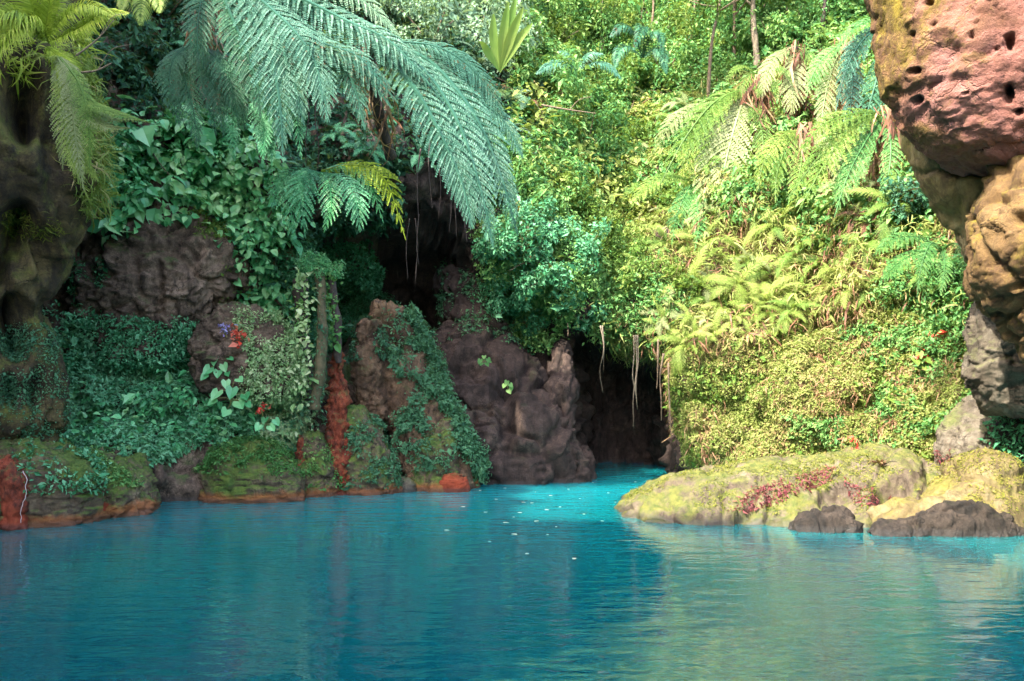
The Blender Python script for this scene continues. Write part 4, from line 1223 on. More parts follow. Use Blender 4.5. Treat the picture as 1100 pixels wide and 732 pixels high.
big_fern("hanging_fern", "shaggy light green fern hanging down the edge of the dark pillar", (62, 62, 9.0),
         [[(62, 62, 9.0), (75, 90, 8.9), (80, 140, 8.85), (90, 205, 8.85)],
          [(64, 62, 9.0), (85, 90, 8.9), (95, 130, 8.85), (96, 180, 8.85)],
          [(70, 75, 9.0), (95, 110, 8.9), (125, 122, 8.8), (162, 132, 8.8)],
          [(70, 85, 9.0), (90, 120, 8.9), (115, 136, 8.85), (140, 138, 8.8)],
          [(60, 62, 9.0), (65, 100, 8.9), (74, 160, 8.85), (86, 190, 8.85)],
          [(62, 60, 9.0), (50, 62, 8.9), (38, 58, 8.8), (20, 64, 8.8)],
          [(66, 62, 9.0), (78, 78, 8.95), (88, 112, 8.9), (98, 150, 8.9)]],
         'yellow', [17, 18, 14, 13, 15, 16, 18], npin=30, npl=8, seed=6, cat="fern", mats=['pale', 'bright', 'bright', 'pale', 'yellow', 'yellow', 'pale'], extra=6)
# the tree ferns and large ferns on the sunlit slope: each crown stands half a metre out of the cliff
def slope_fern(name, label, crown, fronds, key, mats, wpx, seed, trunk=True, extra=0, npin=15, reach=.7, cat="fern", foot=85):
    p, _ = hit(crown[0], crown[1] + foot)
    Y0 = p[1] - .25

    def lift(path):
        m_ = len(path) - 1
        path = [(crown[0] + (u - crown[0]) * 1.12, crown[1] + (v - crown[1]) * 1.12) for u, v in path]
        return [(u, v, min(Y0 - reach * (i_ / m_) ** .8, hit(u, v)[0][1] - .45)) for i_, (u, v) in enumerate(path)]
    tr = [(crown[0] + 3, crown[1] + foot, Y0 + .3), (crown[0] + 2, crown[1] + foot * .5, Y0 + .12), (crown[0], crown[1] + 1, Y0)] if trunk else None
    return big_fern(name, label, (crown[0], crown[1], Y0), [lift([crown] + f) for f in fronds], key, wpx, trunk=tr, skirt=260, extra=extra, npin=npin, npl=11, seed=seed, mats=mats, cat=cat, ref=(-.05, -.8, .6))


slope_fern("tree_fern", "pale green tree fern with one broad frond facing the pool", (802, 98), [[(792, 128), (781, 172), (775, 224)], [(772, 108), (742, 145), (714, 198)], [(812, 120), (818, 150), (812, 185)], [(795, 135), (800, 170), (800, 205)]],
           'pale', ['pale', 'bright', 'bright', 'yellow'], [33, 22, 20, 18], 7, extra=2, cat="tree fern")
slope_fern("fern", "arching pale fern at the left of the sunlit slope", (776, 110), [[(752, 114), (728, 130), (708, 162)], [(758, 132), (744, 162), (736, 200)], [(765, 125), (756, 150), (752, 178)]], 'pale', ['pale', 'yellow', 'bright'], [20, 21, 18], 41, False, foot=60)
slope_fern("fern", "upright pale fern frond like a shield high on the slope", (853, 50), [[(853, 72), (852, 92), (850, 116)], [(836, 60), (826, 78), (822, 100)], [(866, 58), (876, 72), (880, 90)]], 'pale', ['pale', 'pale', 'bright'], [23, 16, 15], 42, True, reach=.4, foot=90)
slope_fern("fern", "low domed bright green fern above the pale tree fern", (815, 86), [[(804, 74), (792, 76), (782, 92)], [(828, 74), (840, 78), (848, 92)], [(815, 92), (814, 104)], [(806, 80), (800, 92), (798, 104)], [(824, 80), (830, 92), (832, 104)]], 'bright', None, [9, 9, 8, 8, 8], 43, True, npin=14, reach=.4, foot=90)
slope_fern("fern", "silvery fern frond hanging left of the pink overhang", (908, 46), [[(896, 70), (888, 102), (883, 140)], [(914, 72), (914, 100), (908, 134)], [(892, 56), (878, 74), (870, 100)]], 'tealpale', ['pale', 'tealpale', 'green'], [22, 20, 16], 8, True, reach=.6)
slope_fern("tree_fern", "blue green tree fern arching from behind the pink overhang", (962, 26), [[(936, 36), (916, 66), (904, 112)], [(950, 60), (938, 100), (926, 150)], [(960, 60), (956, 100), (950, 138)], [(940, 22), (918, 34), (902, 58)]], 'tealpale', ['tealpale', 'deep', 'green', 'green'], [17, 19, 17, 13], 44, True, extra=2, cat="tree fern")
slope_fern("tree_fern", "bright green tree fern spreading under the blue green one", (950, 122), [[(918, 136), (892, 172), (866, 218)], [(930, 152), (914, 184), (902, 222)], [(956, 150), (954, 180), (944, 214)], [(922, 122), (890, 134), (862, 166)]], 'bright', ['bright', 'green', 'green', 'bright'], [22, 21, 18, 18], 9, True, extra=2, cat="tree fern")
slope_fern("fern", "yellow green fern between the two tree ferns", (862, 140), [[(842, 146), (826, 168), (818, 200)], [(862, 160), (858, 186), (850, 214)], [(880, 150), (892, 170), (896, 200)], [(850, 150), (838, 180), (836, 210)]], 'yellow', ['yellow', 'bright', 'pale', 'bright'], [18, 18, 17, 15], 45, True, foot=70)
slope_fern("fern", "dark leaved fern at the foot of the pale tree fern", (745, 196), [[(722, 190), (700, 200), (684, 222)], [(736, 210), (728, 232), (724, 256)], [(764, 196), (778, 214), (782, 240)], [(748, 214), (750, 238), (746, 262)]], 'bright', ['bright', 'green', 'bright', 'green'], [17, 17, 17, 15], 46, False, foot=40)
big_fern("fern", "wide green fern with level fronds beside the ochre rock", (1010, 268, 11.6),
         [[(1010, 268, 11.6), (985, 255, 11.4), (958, 258, 11.3), (938, 275, 11.2)], [(1010, 270, 11.6), (985, 272, 11.3), (962, 285, 11.2), (944, 306, 11.1)],
          [(1012, 268, 11.6), (1000, 262, 11.2), (990, 285, 11.0), (985, 320, 10.9)], [(1012, 268, 11.6), (1028, 262, 11.3), (1036, 285, 11.1), (1034, 318, 11.0)], [(1012, 268, 11.6), (1015, 285, 11.2), (1010, 318, 11.0)]],
         'green', [17, 17, 15, 14, 14], npin=16, npl=10, seed=10, cat="fern")

def dupes(prefix, spots, size, key, group, lean=.7, n=8, seed=1, dead=0, jit=.25, lift=.08):
    r = random.Random(seed)
    for (u, v) in spots:
        fern(u, v, size * r.uniform(1 - jit, 1 + jit), key, prefix, group, n, lift, lean, seed, dead)


def scatter(poly, n, seed, mind=14):
    r = random.Random(seed)
    xs, ys = [p[0] for p in poly], [p[1] for p in poly]
    out, tries = [], 0
    while len(out) < n and tries < 4000:
        tries += 1
        p = (r.uniform(min(xs), max(xs)), r.uniform(min(ys), max(ys)))
        if in_poly(np.array([p]), poly)[0] and all((p[0] - q[0]) ** 2 + (p[1] - q[1]) ** 2 > mind * mind for q in out):
            out.append(p)
    return out


dupes("yellow green fern drooping on the sunlit slope below the pale tree fern", scatter([(690, 230), (730, 200), (800, 220), (860, 215), (890, 250), (890, 320), (800, 365), (720, 380), (690, 340)], 30, 1, 17), .75, 'yellow', "yellow ferns on the sunlit slope", lean=1.0, seed=1)
dupes("fresh green fern among the yellow ones on the sunlit slope", scatter([(680, 200), (760, 180), (860, 190), (920, 250), (1000, 240), (1030, 330), (900, 330), (780, 350), (680, 330)], 16, 2, 26), .7, 'bright', "green ferns on the sunlit slope", lean=1.0, seed=2)
dupes("pale straw fern on the sunlit slope above the herb carpet", scatter([(640, 260), (720, 210), (800, 240), (830, 320), (740, 370), (670, 330)], 12, 3, 24), .62, 'pale', "pale ferns on the sunlit slope", lean=1.0, seed=3)
dupes("fern with brown dead fronds hanging beside the tree fern trunks", scatter([(815, 140), (870, 130), (960, 150), (970, 240), (900, 260), (830, 230)], 12, 4, 22), .55, 'dry', "dead fern skirts on the sunlit slope", lean=1.2, seed=4, n=9)
dupes("large pale fern among the tree ferns on the sunlit slope", [(735, 128), (700, 165), (880, 190), (905, 210), (850, 200), (930, 215), (690, 120)], .9, 'pale', "large ferns among the tree ferns", lean=1.0, seed=12, dead=3, lift=.3)
dupes("large green fern among the tree ferns on the sunlit slope", [(720, 145), (885, 60), (960, 230), (700, 210), (680, 150), (930, 60)], .9, 'bright', "large green ferns among the tree ferns", lean=1.0, seed=13, dead=3, lift=.3)
dupes("small yellow fern hanging at the top edge of the herb carpet", scatter([(770, 330), (900, 290), (940, 320), (860, 350), (800, 375), (730, 385)], 14, 5, 16), .5, 'yellow', "ferns at the edge of the herb carpet", lean=1.2, seed=5)
dupes("teal fern in the dark corner behind the pillar", [(180, 60), (205, 95), (190, 130), (228, 100), (235, 60), (165, 100), (215, 150)], .95, 'teal', "teal ferns behind the pillar", lean=1.0, seed=6)
dupes("dim teal fern in the shade under the arching tree fern", [(300, 150), (330, 140), (280, 120), (420, 140), (390, 165), (450, 170), (365, 150)], .7, 'teal', "shaded ferns under the tree fern", lean=1.0, seed=7)
dupes("green fern trailing from the vines over the ledge rock", [(280, 265), (272, 290), (290, 300), (268, 245), (296, 275)], .45, 'vine', "ferns trailing below the vines", lean=1.2, seed=8)
dupes("grey green fern on the upper slope behind the long tree fern", scatter([(440, 20), (560, 0), (600, 130), (560, 200), (520, 80)], 10, 9, 26), .95, 'grey', "grey ferns behind the long tree fern", lean=.8, seed=9)
dupes("yellow green fern on the back slope above the cave", scatter([(560, 100), (680, 80), (720, 160), (680, 230), (600, 210)], 14, 10, 24), 1.0, 'bright', "ferns on the back slope", lean=.8, seed=10)
dupes("brown withered fern on the back slope near the fallen branch", [(560, 95), (585, 105), (560, 120), (605, 112), (640, 55), (690, 130)], .9, 'dry', "withered ferns on the back slope", lean=1.0, seed=11)

# ------------------------------------------------------------------ shrubs, vines, saplings, small plants
SHR = {}


def shrub_meshes(key, size, var, tplk=LEAF4, asp=.5):
    k = (key, size, var)
    if k in SHR:
        return SHR[k]
    r = np.random.default_rng(900 + var * 7 + len(SHR))
    parts, nt = [], 0
    nb = 9
    cen = r.normal(0, 1, (nb, 3)) * np.array([.30, .26, .22]) + np.array([0, 0, .42])
    for c in cen:
        n = 150
        d = nrm(r.normal(0, 1, (n, 3)))
        rad = r.uniform(.16, .30)
        p = c + d * rad * (r.random((n, 1)) ** .4)
        v, f, kk = leaves(p, d, r, size, asp, tplk, droop=.7)
        parts.append((v, f))
        nt += n * kk
    V, F = join(parts)
    fol = mesh_np("foliage", V, F, G[key], False, tints(nt, 1, r, .48, .25))
    sp = []
    for c in cen[:6]:
        b, f = tube(spline([(0, 0, -.15), (c[0] * .4, c[1] * .4, c[2] * .5), c], 5), [.018, .015, .012, .009, .006], 5)
        sp.append((b, f[0]))
    V, F = join(sp)
    st = mesh_np("stem", V, F, BARK)
    SHR[k] = (fol, st)
    return SHR[k]


def shrub(u, v, size, key, label, group, leaf=.12, seed=0, lift=.0, lean=.6, tplk=LEAF4, asp=.5, at=None):
    r = random.Random(seed * 131 + int(u * 17 + v * 3))
    p, N = hit(u, v) if at is None else at
    fol, st = shrub_meshes(key, leaf, r.randrange(2), tplk, asp)
    up = Vector((0, 0, 1)) + Vector(N) * lean
    root = thing("shrub", label, "shrub", p + N * lift, group, up.to_track_quat('Z', 'Y').to_euler())
    for nm, me in (("foliage", fol), ("stem", st)):
        o = link(nm, me, root)
        o.rotation_euler = (0, 0, r.random() * 6.28 if nm == "foliage" else 0)
    root.scale = (size * r.uniform(.85, 1.2), size * r.uniform(.85, 1.2), size * r.uniform(.8, 1.2))
    return root


def shrubs(label, group, spots, size, key, leaf, seed, lean=.6, tplk=LEAF4, asp=.5, lift=0):
    for (u, v) in spots:
        shrub(u, v, size, key, label, group, leaf, seed, lift, lean, tplk, asp)


shrubs("grey green fine leaved shrub at the top behind the tree ferns", "fine shrubs behind the tree ferns", scatter([(290, -30), (540, -30), (545, 90), (480, 60), (400, 25), (300, 10)], 18, 21, 22), 1.5, 'grey', .07, 1)
shrubs("green shrub on the shaded middle of the back slope", "green shrubs on the back slope", scatter([(550, -30), (800, -30), (780, 90), (700, 130), (640, 210), (560, 220)], 48, 22, 18), 1.35, 'green', .075, 2)
shrubs("yellow leaved shrub catching the sun on the back slope", "yellow shrubs on the back slope", [(580, 30), (600, 50), (570, 55), (590, 15), (690, 95), (715, 100), (620, 80), (740, 30), (660, 110), (700, 230), (650, 20), (630, 40), (680, 50), (720, 60), (760, 60), (610, 130), (650, 150), (690, 160), (580, 100), (745, 80), (670, 5), (710, 10)], 1.2, 'bright', .07, 3)
shrubs("dark green bushy shrub under the forest trunks", "dark shrubs under the trunks", scatter([(780, -30), (940, -30), (935, 40), (840, 60), (780, 70)], 22, 24, 18), 1.4, 'green', .08, 4)
shrubs("blue green bushy shrub hanging over the left of the cave", "bushes hanging over the cave", [(545, 270), (565, 255), (590, 265), (560, 300), (580, 310), (600, 300), (570, 335), (590, 345), (545, 315), (615, 280), (602, 330), (575, 280), (555, 350)], .9, 'teal', .075, 5, lean=1.6, lift=.15)
shrubs("bright green shrub over the right of the cave mouth", "bright bushes over the cave", [(630, 262), (645, 285), (660, 300), (680, 312), (650, 240), (620, 240), (670, 280), (692, 300), (600, 232), (706, 325), (635, 272)], .9, 'bright', .075, 6, lean=1.5, lift=.1)
shrubs("green shrub on the slope between the cave and the long tree fern", "shrubs beside the long tree fern", [(570, 200), (600, 190), (625, 215), (590, 225), (555, 225), (640, 190), (660, 215), (575, 165)], 1.1, 'green', .085, 7, lean=1.0)
shrubs("leafy shrub crowding the ochre rock", "shrubs beside the ochre rock", [(1000, 300), (1020, 310), (980, 315), (1035, 300), (1005, 330), (960, 320), (1030, 335)], .75, 'green', .085, 8, lean=1.2, asp=.32)
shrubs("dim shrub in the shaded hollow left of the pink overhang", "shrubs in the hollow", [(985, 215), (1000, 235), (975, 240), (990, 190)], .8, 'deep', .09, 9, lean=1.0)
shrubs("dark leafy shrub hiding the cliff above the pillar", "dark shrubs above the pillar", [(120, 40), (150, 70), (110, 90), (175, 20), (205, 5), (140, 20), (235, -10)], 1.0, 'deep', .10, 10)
shrubs("small dark bush beside the hanging roots under the bright fern", "dark bushes under the bright fern", [(375, 290), (390, 310), (360, 320), (400, 335), (382, 340), (355, 290), (300, 300), (305, 320)], .55, 'teal', .07, 11, lean=1.6, lift=.05)

for u_, v_, y_ in ((340, 298, 13.2), (356, 296, 13.3), (330, 290, 13.5)):
    shrub(u_, v_, .42, 'vine', "leafy bush crowning the brown hanging root column", "bushes crowning the root column", .07, 12, at=(P(u_, v_, y_), np.array([0, -.8, .3])))
# broad leaved climbing vines
def vine(label, poly, n, size, key, seed, thick, surfs=None, mean=.5, asp=.72):
    r = np.random.default_rng(seed)
    pos, N = CLIFF.sample_in(poly, n, r)
    ok = in_poly(uv_of(pos), poly) & (pos[:, 1] > 6)
    pos, N = pos[ok], N[ok]
    f = fbm(pos * 1.8, 3, seed)
    ok = f > -.35 + .2 * r.normal(size=len(f))
    pos, N, f = pos[ok], N[ok], f[ok]
    root = thing("climbing_vine", label, "vine", pos[np.argmin(pos[:, 2])])
    org = np.array(root.location)
    p = pos + N * (thick * (.25 + .75 * r.random(len(pos))) * (1 + f))[:, None]
    V, F, k = leaves(p, N, r, size, asp, LEAF6, droop=1.0, spread=.45, out=.3, upn=.7)
    link("foliage", mesh_np("foliage", V - org, F, G[key], False, tints(len(p), k, r, mean, .22)), root)
    sp = []
    pick = r.permutation(len(pos))[:14]
    for i in pick:
        j = int(np.argmin(np.linalg.norm(pos - (pos[i] + np.array([r.normal(0, .4), 0, -.9])), axis=1)))
        a, b = pos[i] + N[i] * thick * .5, pos[j] + N[j] * thick * .5
        if np.linalg.norm(a - b) > .1:
            v, ff = tube(spline([a, (a + b) / 2 + np.array([0, -.05, -.1]), b], 8), .012, 5)
            sp.append((v, ff[0]))
    V, F = join(sp)
    link("stem", mesh_np("stem", V - org, F, BARK), root)
    return root


vine("broad leaved green vine spilling over the cracked rock face", VINE_A, 520, .16, 'vine', 201, .60)
vine("yellow green broad leaved vine right of the darker one", VINE_B, 620, .14, 'vine', 202, .60, mean=.75)
vine("creeping vine hanging down beside the ledge rock", VINE_C, 900, .11, 'vine', 203, .4, mean=.5)

# hanging root columns with their vines
def column(label, path, rad, mat, seed, leafy=None):
    root = thing("root_column", label, "hanging root", P(*path[-1]))
    org = np.array(root.location)
    pts = spline(px_path(path), 40)
    V, F = tube(pts, np.interp(np.linspace(0, 1, 40), np.linspace(0, 1, len(rad)), rad), 14, .05, seed)
    link("trunk", mesh_np("trunk", V - org, F, mat), root)
    if leafy:
        r = np.random.default_rng(seed)
        key, n, size, off, t0, t1 = leafy
        i = r.integers(int(t0 * 39), int(t1 * 39), n)
        c = pts[i] + np.array([off, -.12, 0]) + r.normal(0, .09, (n, 3)) * np.array([1, .6, .5])
        N = nrm(r.normal(0, .5, (n, 3)) + np.array([0, -1, .2]))
        if key == 'mint':
            # moss and small herbs wrap the column itself
            j = r.integers(0, 40, 500)
            a_ = r.random(500) * 6.28
            d_ = np.stack([np.cos(a_), np.sin(a_), np.zeros(500)], 1)
            V, F, k = leaves(pts[j] + d_ * .10, d_, r, .055, .5, LEAF4, droop=1.2)
            link("moss", mesh_np("moss", V - org, F, G['deep'], False, tints(500, k, r, .7)), root)
        V, F, k = leaves(c, N, r, size, .75, LEAF6, droop=.8, spread=.3)
        link("foliage", mesh_np("foliage", V - org, F, G[key], False, tints(n, k, r, .6)), root)
    return root


column("brown hanging root column with a string of pale round leaves", [(343, 290, 13.2), (346, 335, 13.0), (345, 380, 13.0), (338, 440, 13.1)], [.10, .08, .08, .11], MOSSBARK, 1, ('mint', 170, .085, -.25, 0, 1))
column("thin mossy root column right of the leaf string", [(355, 290, 13.4), (360, 340, 13.3), (364, 390, 13.4)], [.10, .08, .06], BARK_DARK, 2, ('green', 260, .07, -.06, 0, .8))
column("dark bark trunk behind the red rock spur", [(322, 300, 13.9), (325, 360, 13.9), (330, 430, 13.8)], [.12, .10, .12], BARK_DARK, 3, ('green', 260, .07, 0, 0, 1))


def roots(label, tops, seed, mat, rr=.012, leaf=None):
    r = random.Random(seed)
    root = thing("hanging_root", label, "hanging root", P(*tops[0][:3]))
    org = np.array(root.location)
    for (u, v, Y, v2) in tops:
        a, b = P(u, v, Y), P(u + r.uniform(-3, 3), v2, Y)
        m1 = a * .66 + b * .34 + np.array([r.uniform(-.05, .05), r.uniform(-.05, .05), 0])
        m2 = a * .33 + b * .67 + np.array([r.uniform(-.05, .05), r.uniform(-.05, .05), 0])
        V, F = tube(spline([a, m1, m2, b], 24), np.linspace(rr, rr * .4, 24), 6, rr * .6, seed)
        link("strand", mesh_np("strand", V - org, F, mat), root)
    return root


roots("pale frayed root hanging in front of the cave mouth", [(683, 360, 15.0, 463), (685, 360, 15.0, 440), (681, 360, 15.05, 425)], 1, BARK_PALE, .015)
roots("thin root hanging at the left of the cave mouth", [(645, 350, 15.3, 422), (647, 350, 15.3, 400)], 2, BARK_PALE, .013)
roots("brown rootlets along the right edge of the cave mouth", [(707, 365, 14.8, 418), (713, 380, 14.8, 452), (718, 390, 14.7, 470)], 3, BARK, .018)
roots("reddish root strands hanging in the dark hollow", [(440, 235, 13.9, 300), (446, 235, 13.9, 316), (450, 230, 13.9, 285)], 4, BARK_DARK, .010)
roots("tangle of dry roots under the arching tree fern", [(470, 150, 13.7, 235), (480, 155, 13.7, 250), (462, 150, 13.7, 225), (490, 170, 13.7, 255), (500, 190, 13.7, 260), (452, 160, 13.7, 240)], 5, BARK_DARK, .014)
roots("dry roots hanging from the ledge above the dark corner", [(275, 90, 12.9, 165), (285, 95, 12.9, 180), (330, 95, 12.9, 175), (340, 100, 12.9, 185)], 6, BARK_DARK, .012)


def sapling(u0, v0, u1, v1, Y, rad, key, label, group=None, mat=None, seed=0, crown=1.0, leaf=.10):
    r = np.random.default_rng(700 + seed)
    a, _ = hit(u0, v0)
    b = P(u1, v1, a[1] - .3)
    a = a - np.array([0, 0, .1])
    root = thing("tree", label, "tree", a, group)
    pts = spline([a, a * .6 + b * .4 + np.append(r.normal(0, .12, 2), 0), a * .25 + b * .75 + np.append(r.normal(0, .12, 2), 0), b], 30)
    V, F = tube(pts, np.linspace(rad, rad * .5, 30), 9, rad * .3, seed)
    parts = [(V, F[0])]
    tips = [b]
    for q in range(6):
        i = r.integers(12, 28)
        e = pts[i] + np.array([r.normal(0, .6), r.normal(0, .5), r.uniform(.2, .8)]) * crown
        v, f = tube(spline([pts[i], (pts[i] + e) / 2 + np.array([0, 0, -.05]), e], 8), np.linspace(rad * .4, rad * .12, 8), 6)
        parts.append((v, f[0]))
        tips.append(e)
    V, F = join(parts)
    link("trunk", mesh_np("trunk", V - a, F, mat or BARK), root)
    lv, nt = [], 0
    for t in tips:
        for w in range(3):
            c = t + r.normal(0, .25, 3) * crown
            n = 130
            d = nrm(r.normal(0, 1, (n, 3)))
            v, f, k = leaves(c + d * (.34 * crown * r.random((n, 1)) ** .5), d, r, leaf, .45, LEAF4, droop=.9)
            lv.append((v, f))
            nt += n * k
    V, F = join(lv)
    link("crown", mesh_np("crown", V - a, F, G[key], False, tints(nt, 1, r, .5, .25)), root)
    return root


for k, (u0, v0, u1, v1, Y, rad, key, lab, mt) in enumerate([
        (814, 75, 803, -60, 16.5, .09, 'green', "crooked pale tree trunk above the pale tree fern", BARK_PALE),
        (787, 92, 782, -50, 18.5, .06, 'bright', "thin straight tree left of the crooked trunk", BARK),
        (722, 55, 718, -60, 20, .05, 'green', "slender tree near the top centre of the slope", BARK_PALE),
        (738, 60, 752, -60, 20, .05, 'grey', "slender leaning tree right of the top centre", BARK),
        (647, 70, 645, 5, 20, .045, 'bright', "short bare stemmed tree above the fallen branch", BARK_PALE),
        (695, 60, 700, -60, 20.5, .05, 'green', "slender tree with a high crown behind the yellow shrubs", BARK),
        (880, 50, 890, -60, 16, .06, 'green', "dark stemmed tree left of the silvery tree fern", BARK_DARK),
        (760, 110, 765, -40, 18, .05, 'bright', "sunlit sapling above the left frond of the pale fern", BARK)]):
    sapling(u0, v0, u1, v1, Y, rad, key, lab, None, mt, k, 1.3)

# grey drooping palm high on the back slope
big_fern("palm", "grey drooping palm high on the back slope", (690, 62, 19.5),
         [[(690, 62, 19.5), (680, 35, 19.2), (668, 28, 19.0), (655, 40, 18.9)], [(690, 62, 19.5), (692, 35, 19.2), (690, 30, 19.0), (680, 55, 18.8)],
          [(691, 62, 19.5), (698, 40, 19.2), (708, 36, 19.0), (712, 60, 18.9)], [(690, 62, 19.5), (675, 50, 19.2), (665, 55, 19.0), (660, 75, 18.9)], [(691, 62, 19.5), (704, 52, 19.2), (712, 60, 19), (716, 80, 18.9)]],
         'deep', [14, 14, 13, 13, 13], npin=26, kind='pin', seed=12, cat="palm", skirt=20)
big_fern("palm", "blue green low palm in the middle of the back slope", (620, 75, 19.0),
         [[(620, 75, 19.0), (605, 68, 18.8), (590, 70, 18.7), (575, 80, 18.6)], [(620, 75, 19), (640, 68, 18.8), (655, 72, 18.7), (668, 86, 18.6)], [(620, 75, 19), (612, 60, 18.8), (600, 55, 18.7)], [(620, 75, 19), (632, 60, 18.8), (648, 58, 18.7)]],
         'tealpale', [12, 12, 12, 12], npin=24, kind='pin', seed=13, cat="palm")


def strap_plant(name, label, cat, base, lvs, key, width, seed=0):
    """long strap leaves rising from one foot; lvs = [(u, v) of each tip, lean of the midpoint]"""
    root = thing(name, label, cat, P(*base))
    org = np.array(root.location)
    for k, (tu, tv, mu, mv, dy) in enumerate(lvs):
        R = spline([P(*base), P(mu, mv, base[2] - dy * .5), P(tu, tv, base[2] - dy)], 14)
        T = nrm(np.gradient(R, axis=0))
        B = nrm(np.cross(T, np.array([.25, -1, .2])))
        Nn = np.cross(B, T)
        t = np.linspace(0, 1, 14)
        w = width * np.sin(np.pi * np.clip(t * .93 + .05, 0, 1)) ** .7 * (.35 + .65 * np.clip(t * 2.5, 0, 1))
        V = np.concatenate([R + B * w[:, None] + Nn * w[:, None] * .35, R, R - B * w[:, None] + Nn * w[:, None] * .35])
        F = np.concatenate([grid_faces(2, 14) + np.array([0, 0, 0, 0]), grid_faces(2, 14) + 14])
        link("leaf", mesh_np("leaf", V - org, F, G[key], True, np.full(len(F), .45 + .1 * (k % 3))), root)
    return root


strap_plant("strap_leaved_plant", "bright green plant with long upright strap leaves at the top", "plant", (537, 78, 14.5),
            [(530, 15, 530, 45, .2), (546, 2, 540, 40, .3), (562, 8, 548, 42, .4), (515, 45, 522, 55, .3), (572, 25, 552, 50, .3), (554, -4, 546, 35, .2)], 'bright', .085)


def heart_plant(name, label, cat, base, lvs, key, size, N=(0, -.8, .6), flower=None):
    root = thing(name, label, cat, base)
    org = np.array(base)
    r = np.random.default_rng(int(abs(base[0]) * 1000))
    for (du, dv, s) in lvs:
        e = org + np.array([du, -.25, dv]) * size
        v, f = tube(spline([org, org + np.array([du * .3, -.05, dv * .7 + .1]) * size, e], 8), .01 * size + .003, 5)
        link("stalk", mesh_np("stalk", v - org, f[0], STALK), root)
        Z = nrm(np.array(N) + r.normal(0, .2, 3))[None]
        X = np.array([[du, -.3, -1.0]]) + r.normal(0, .3, 3)
        X = nrm(X - (X * Z).sum() * Z)
        tv = np.array([[.12, 0, -.02], [-.10, .26, .05], [.12, .46, .03], [.5, .38, .02], [.8, .18, -.02], [1, 0, -.08], [.8, -.18, -.02], [.5, -.38, .02], [.12, -.46, .03], [-.10, -.26, .05], [.5, 0, -.05]])
        tf = np.array([[10, a, b] for a, b in zip(range(10), list(range(1, 10)) + [0])])
        V, F, k = inst((tv, tf), e[None], X, np.cross(Z, X), Z, s * size, s * size)
        link("leaf", mesh_np("leaf", V - org, F, G[key], False, np.full(len(F), r.uniform(.4, .8))), root)
    return root


def on_cliff(u, v, off=.3):
    p, N = hit(u, v)
    return p + N * off


heart_plant("heart_leaved_plant", "plant with large pale heart leaves beside the red streaked knob", "plant", P(248, 432, 12.6), [(.5, .1, .9), (-.1, -.4, .7), (.9, .5, .7), (-.6, .7, .8), (.2, .9, .8), (-.2, 1.3, .6), (.5, 1.4, .6), (-.8, .2, .6), (1.0, 0, .5)], 'vine', .27)
heart_plant("heart_leaved_plant", "light green heart leaved plant left of the red streaked knob", "plant", P(236, 402, 12.9), [(-.5, .5, .8), (.3, .7, .7), (-.2, 1.2, .8), (.6, .2, .6), (-.8, 0, .6), (0, .3, .7), (.7, 1.1, .5)], 'vine', .24)
heart_plant("heart_leaved_plant", "small heart leaved plant among light herbs above the red column", "plant", P(285, 462, 12.6), [(-.3, .5, .8), (.4, .4, .8), (.1, 1.0, .7), (.8, .9, .7)], 'vine', .2)
heart_plant("heart_leaved_plant", "light leaved plant with red leaves on the herb carpet", "plant", on_cliff(985, 398, .25), [(-.3, .4, .8), (.5, .5, .8), (0, 1.0, .7), (.4, -.2, .7)], 'bright', .2)
heart_plant("heart_leaved_plant", "tiny heart leaved plant low on the herb carpet", "plant", on_cliff(962, 442, .2), [(-.2, .4, .8), (.4, .5, .6)], 'bright', .2)
heart_plant("heart_leaved_plant", "small bright plant clinging to the cave buttress", "plant", P(520, 388, 15.4), [(-.5, .3, .9), (.5, .4, .9), (0, .8, .8), (.3, -.2, .8), (-.3, -.2, .7), (.7, 0, .6), (-.7, 0, .6)], 'green', .13)
heart_plant("heart_leaved_plant", "teal plant clinging lower on the cave buttress", "plant", P(545, 416, 15.2), [(-.3, .4, .8), (.3, .5, .8), (0, .9, .8), (.1, -.3, .9), (.5, .1, .7)], 'green', .14)


def flower(label, p, key, n, size, seed, cat="flower", stretch=1.0):
    r = np.random.default_rng(seed)
    root = thing("flower_cluster", label, cat, p)
    N = nrm(r.normal(0, .7, (n, 3)) + np.array([0, -.6, .5]))
    pos = r.normal(0, size * .8, (n, 3)) * np.array([1, .6, stretch])
    V, F, k = leaves(pos, N, r, size, .6, LEAF4, spread=.4, droop=.1, out=.9)
    link("petals", mesh_np("petals", V, F, G[key], False, tints(n, k, r, .7)), root)
    v, f = tube(spline([(0, .1, -.15), (0, .02, -.05), (0, 0, 0)], 5), .01, 5)
    link("stalk", mesh_np("stalk", v, f[0], STALK), root)
    return root


G['scarlet'] = leaf_mat("petal_scarlet", [(0, (.3, .02, .02)), (.6, (.55, .05, .03)), (1, (.6, .18, .12))], .2)
G['violet'] = leaf_mat("petal_violet", [(0, (.12, .1, .32)), (.6, (.25, .2, .5)), (1, (.4, .38, .6))], .2)
G['gold'] = leaf_mat("petal_gold", [(0, (.5, .25, .02)), (.6, (.65, .42, .03)), (1, (.7, .55, .1))], .2)
flower("red flower cluster on the ledge rock", P(255, 358, 12.7), 'scarlet', 50, .07, 1, stretch=1.6)
flower("violet flower cluster on the ledge rock", P(241, 352, 12.7), 'violet', 40, .06, 2)
flower("yellow flower beside the long tree fern tips", P(556, 222, 13.2), 'gold', 26, .05, 3)
flower("small red leaves in the light herbs left of the red column", P(281, 440, 12.6), 'scarlet', 22, .06, 4)
flower("red leaves topping the light leaved plant on the herb carpet", on_cliff(988, 378, .3), 'scarlet', 26, .065, 5)
flower("small red leaves higher on the herb carpet", on_cliff(1012, 366, .25), 'scarlet', 14, .06, 6)
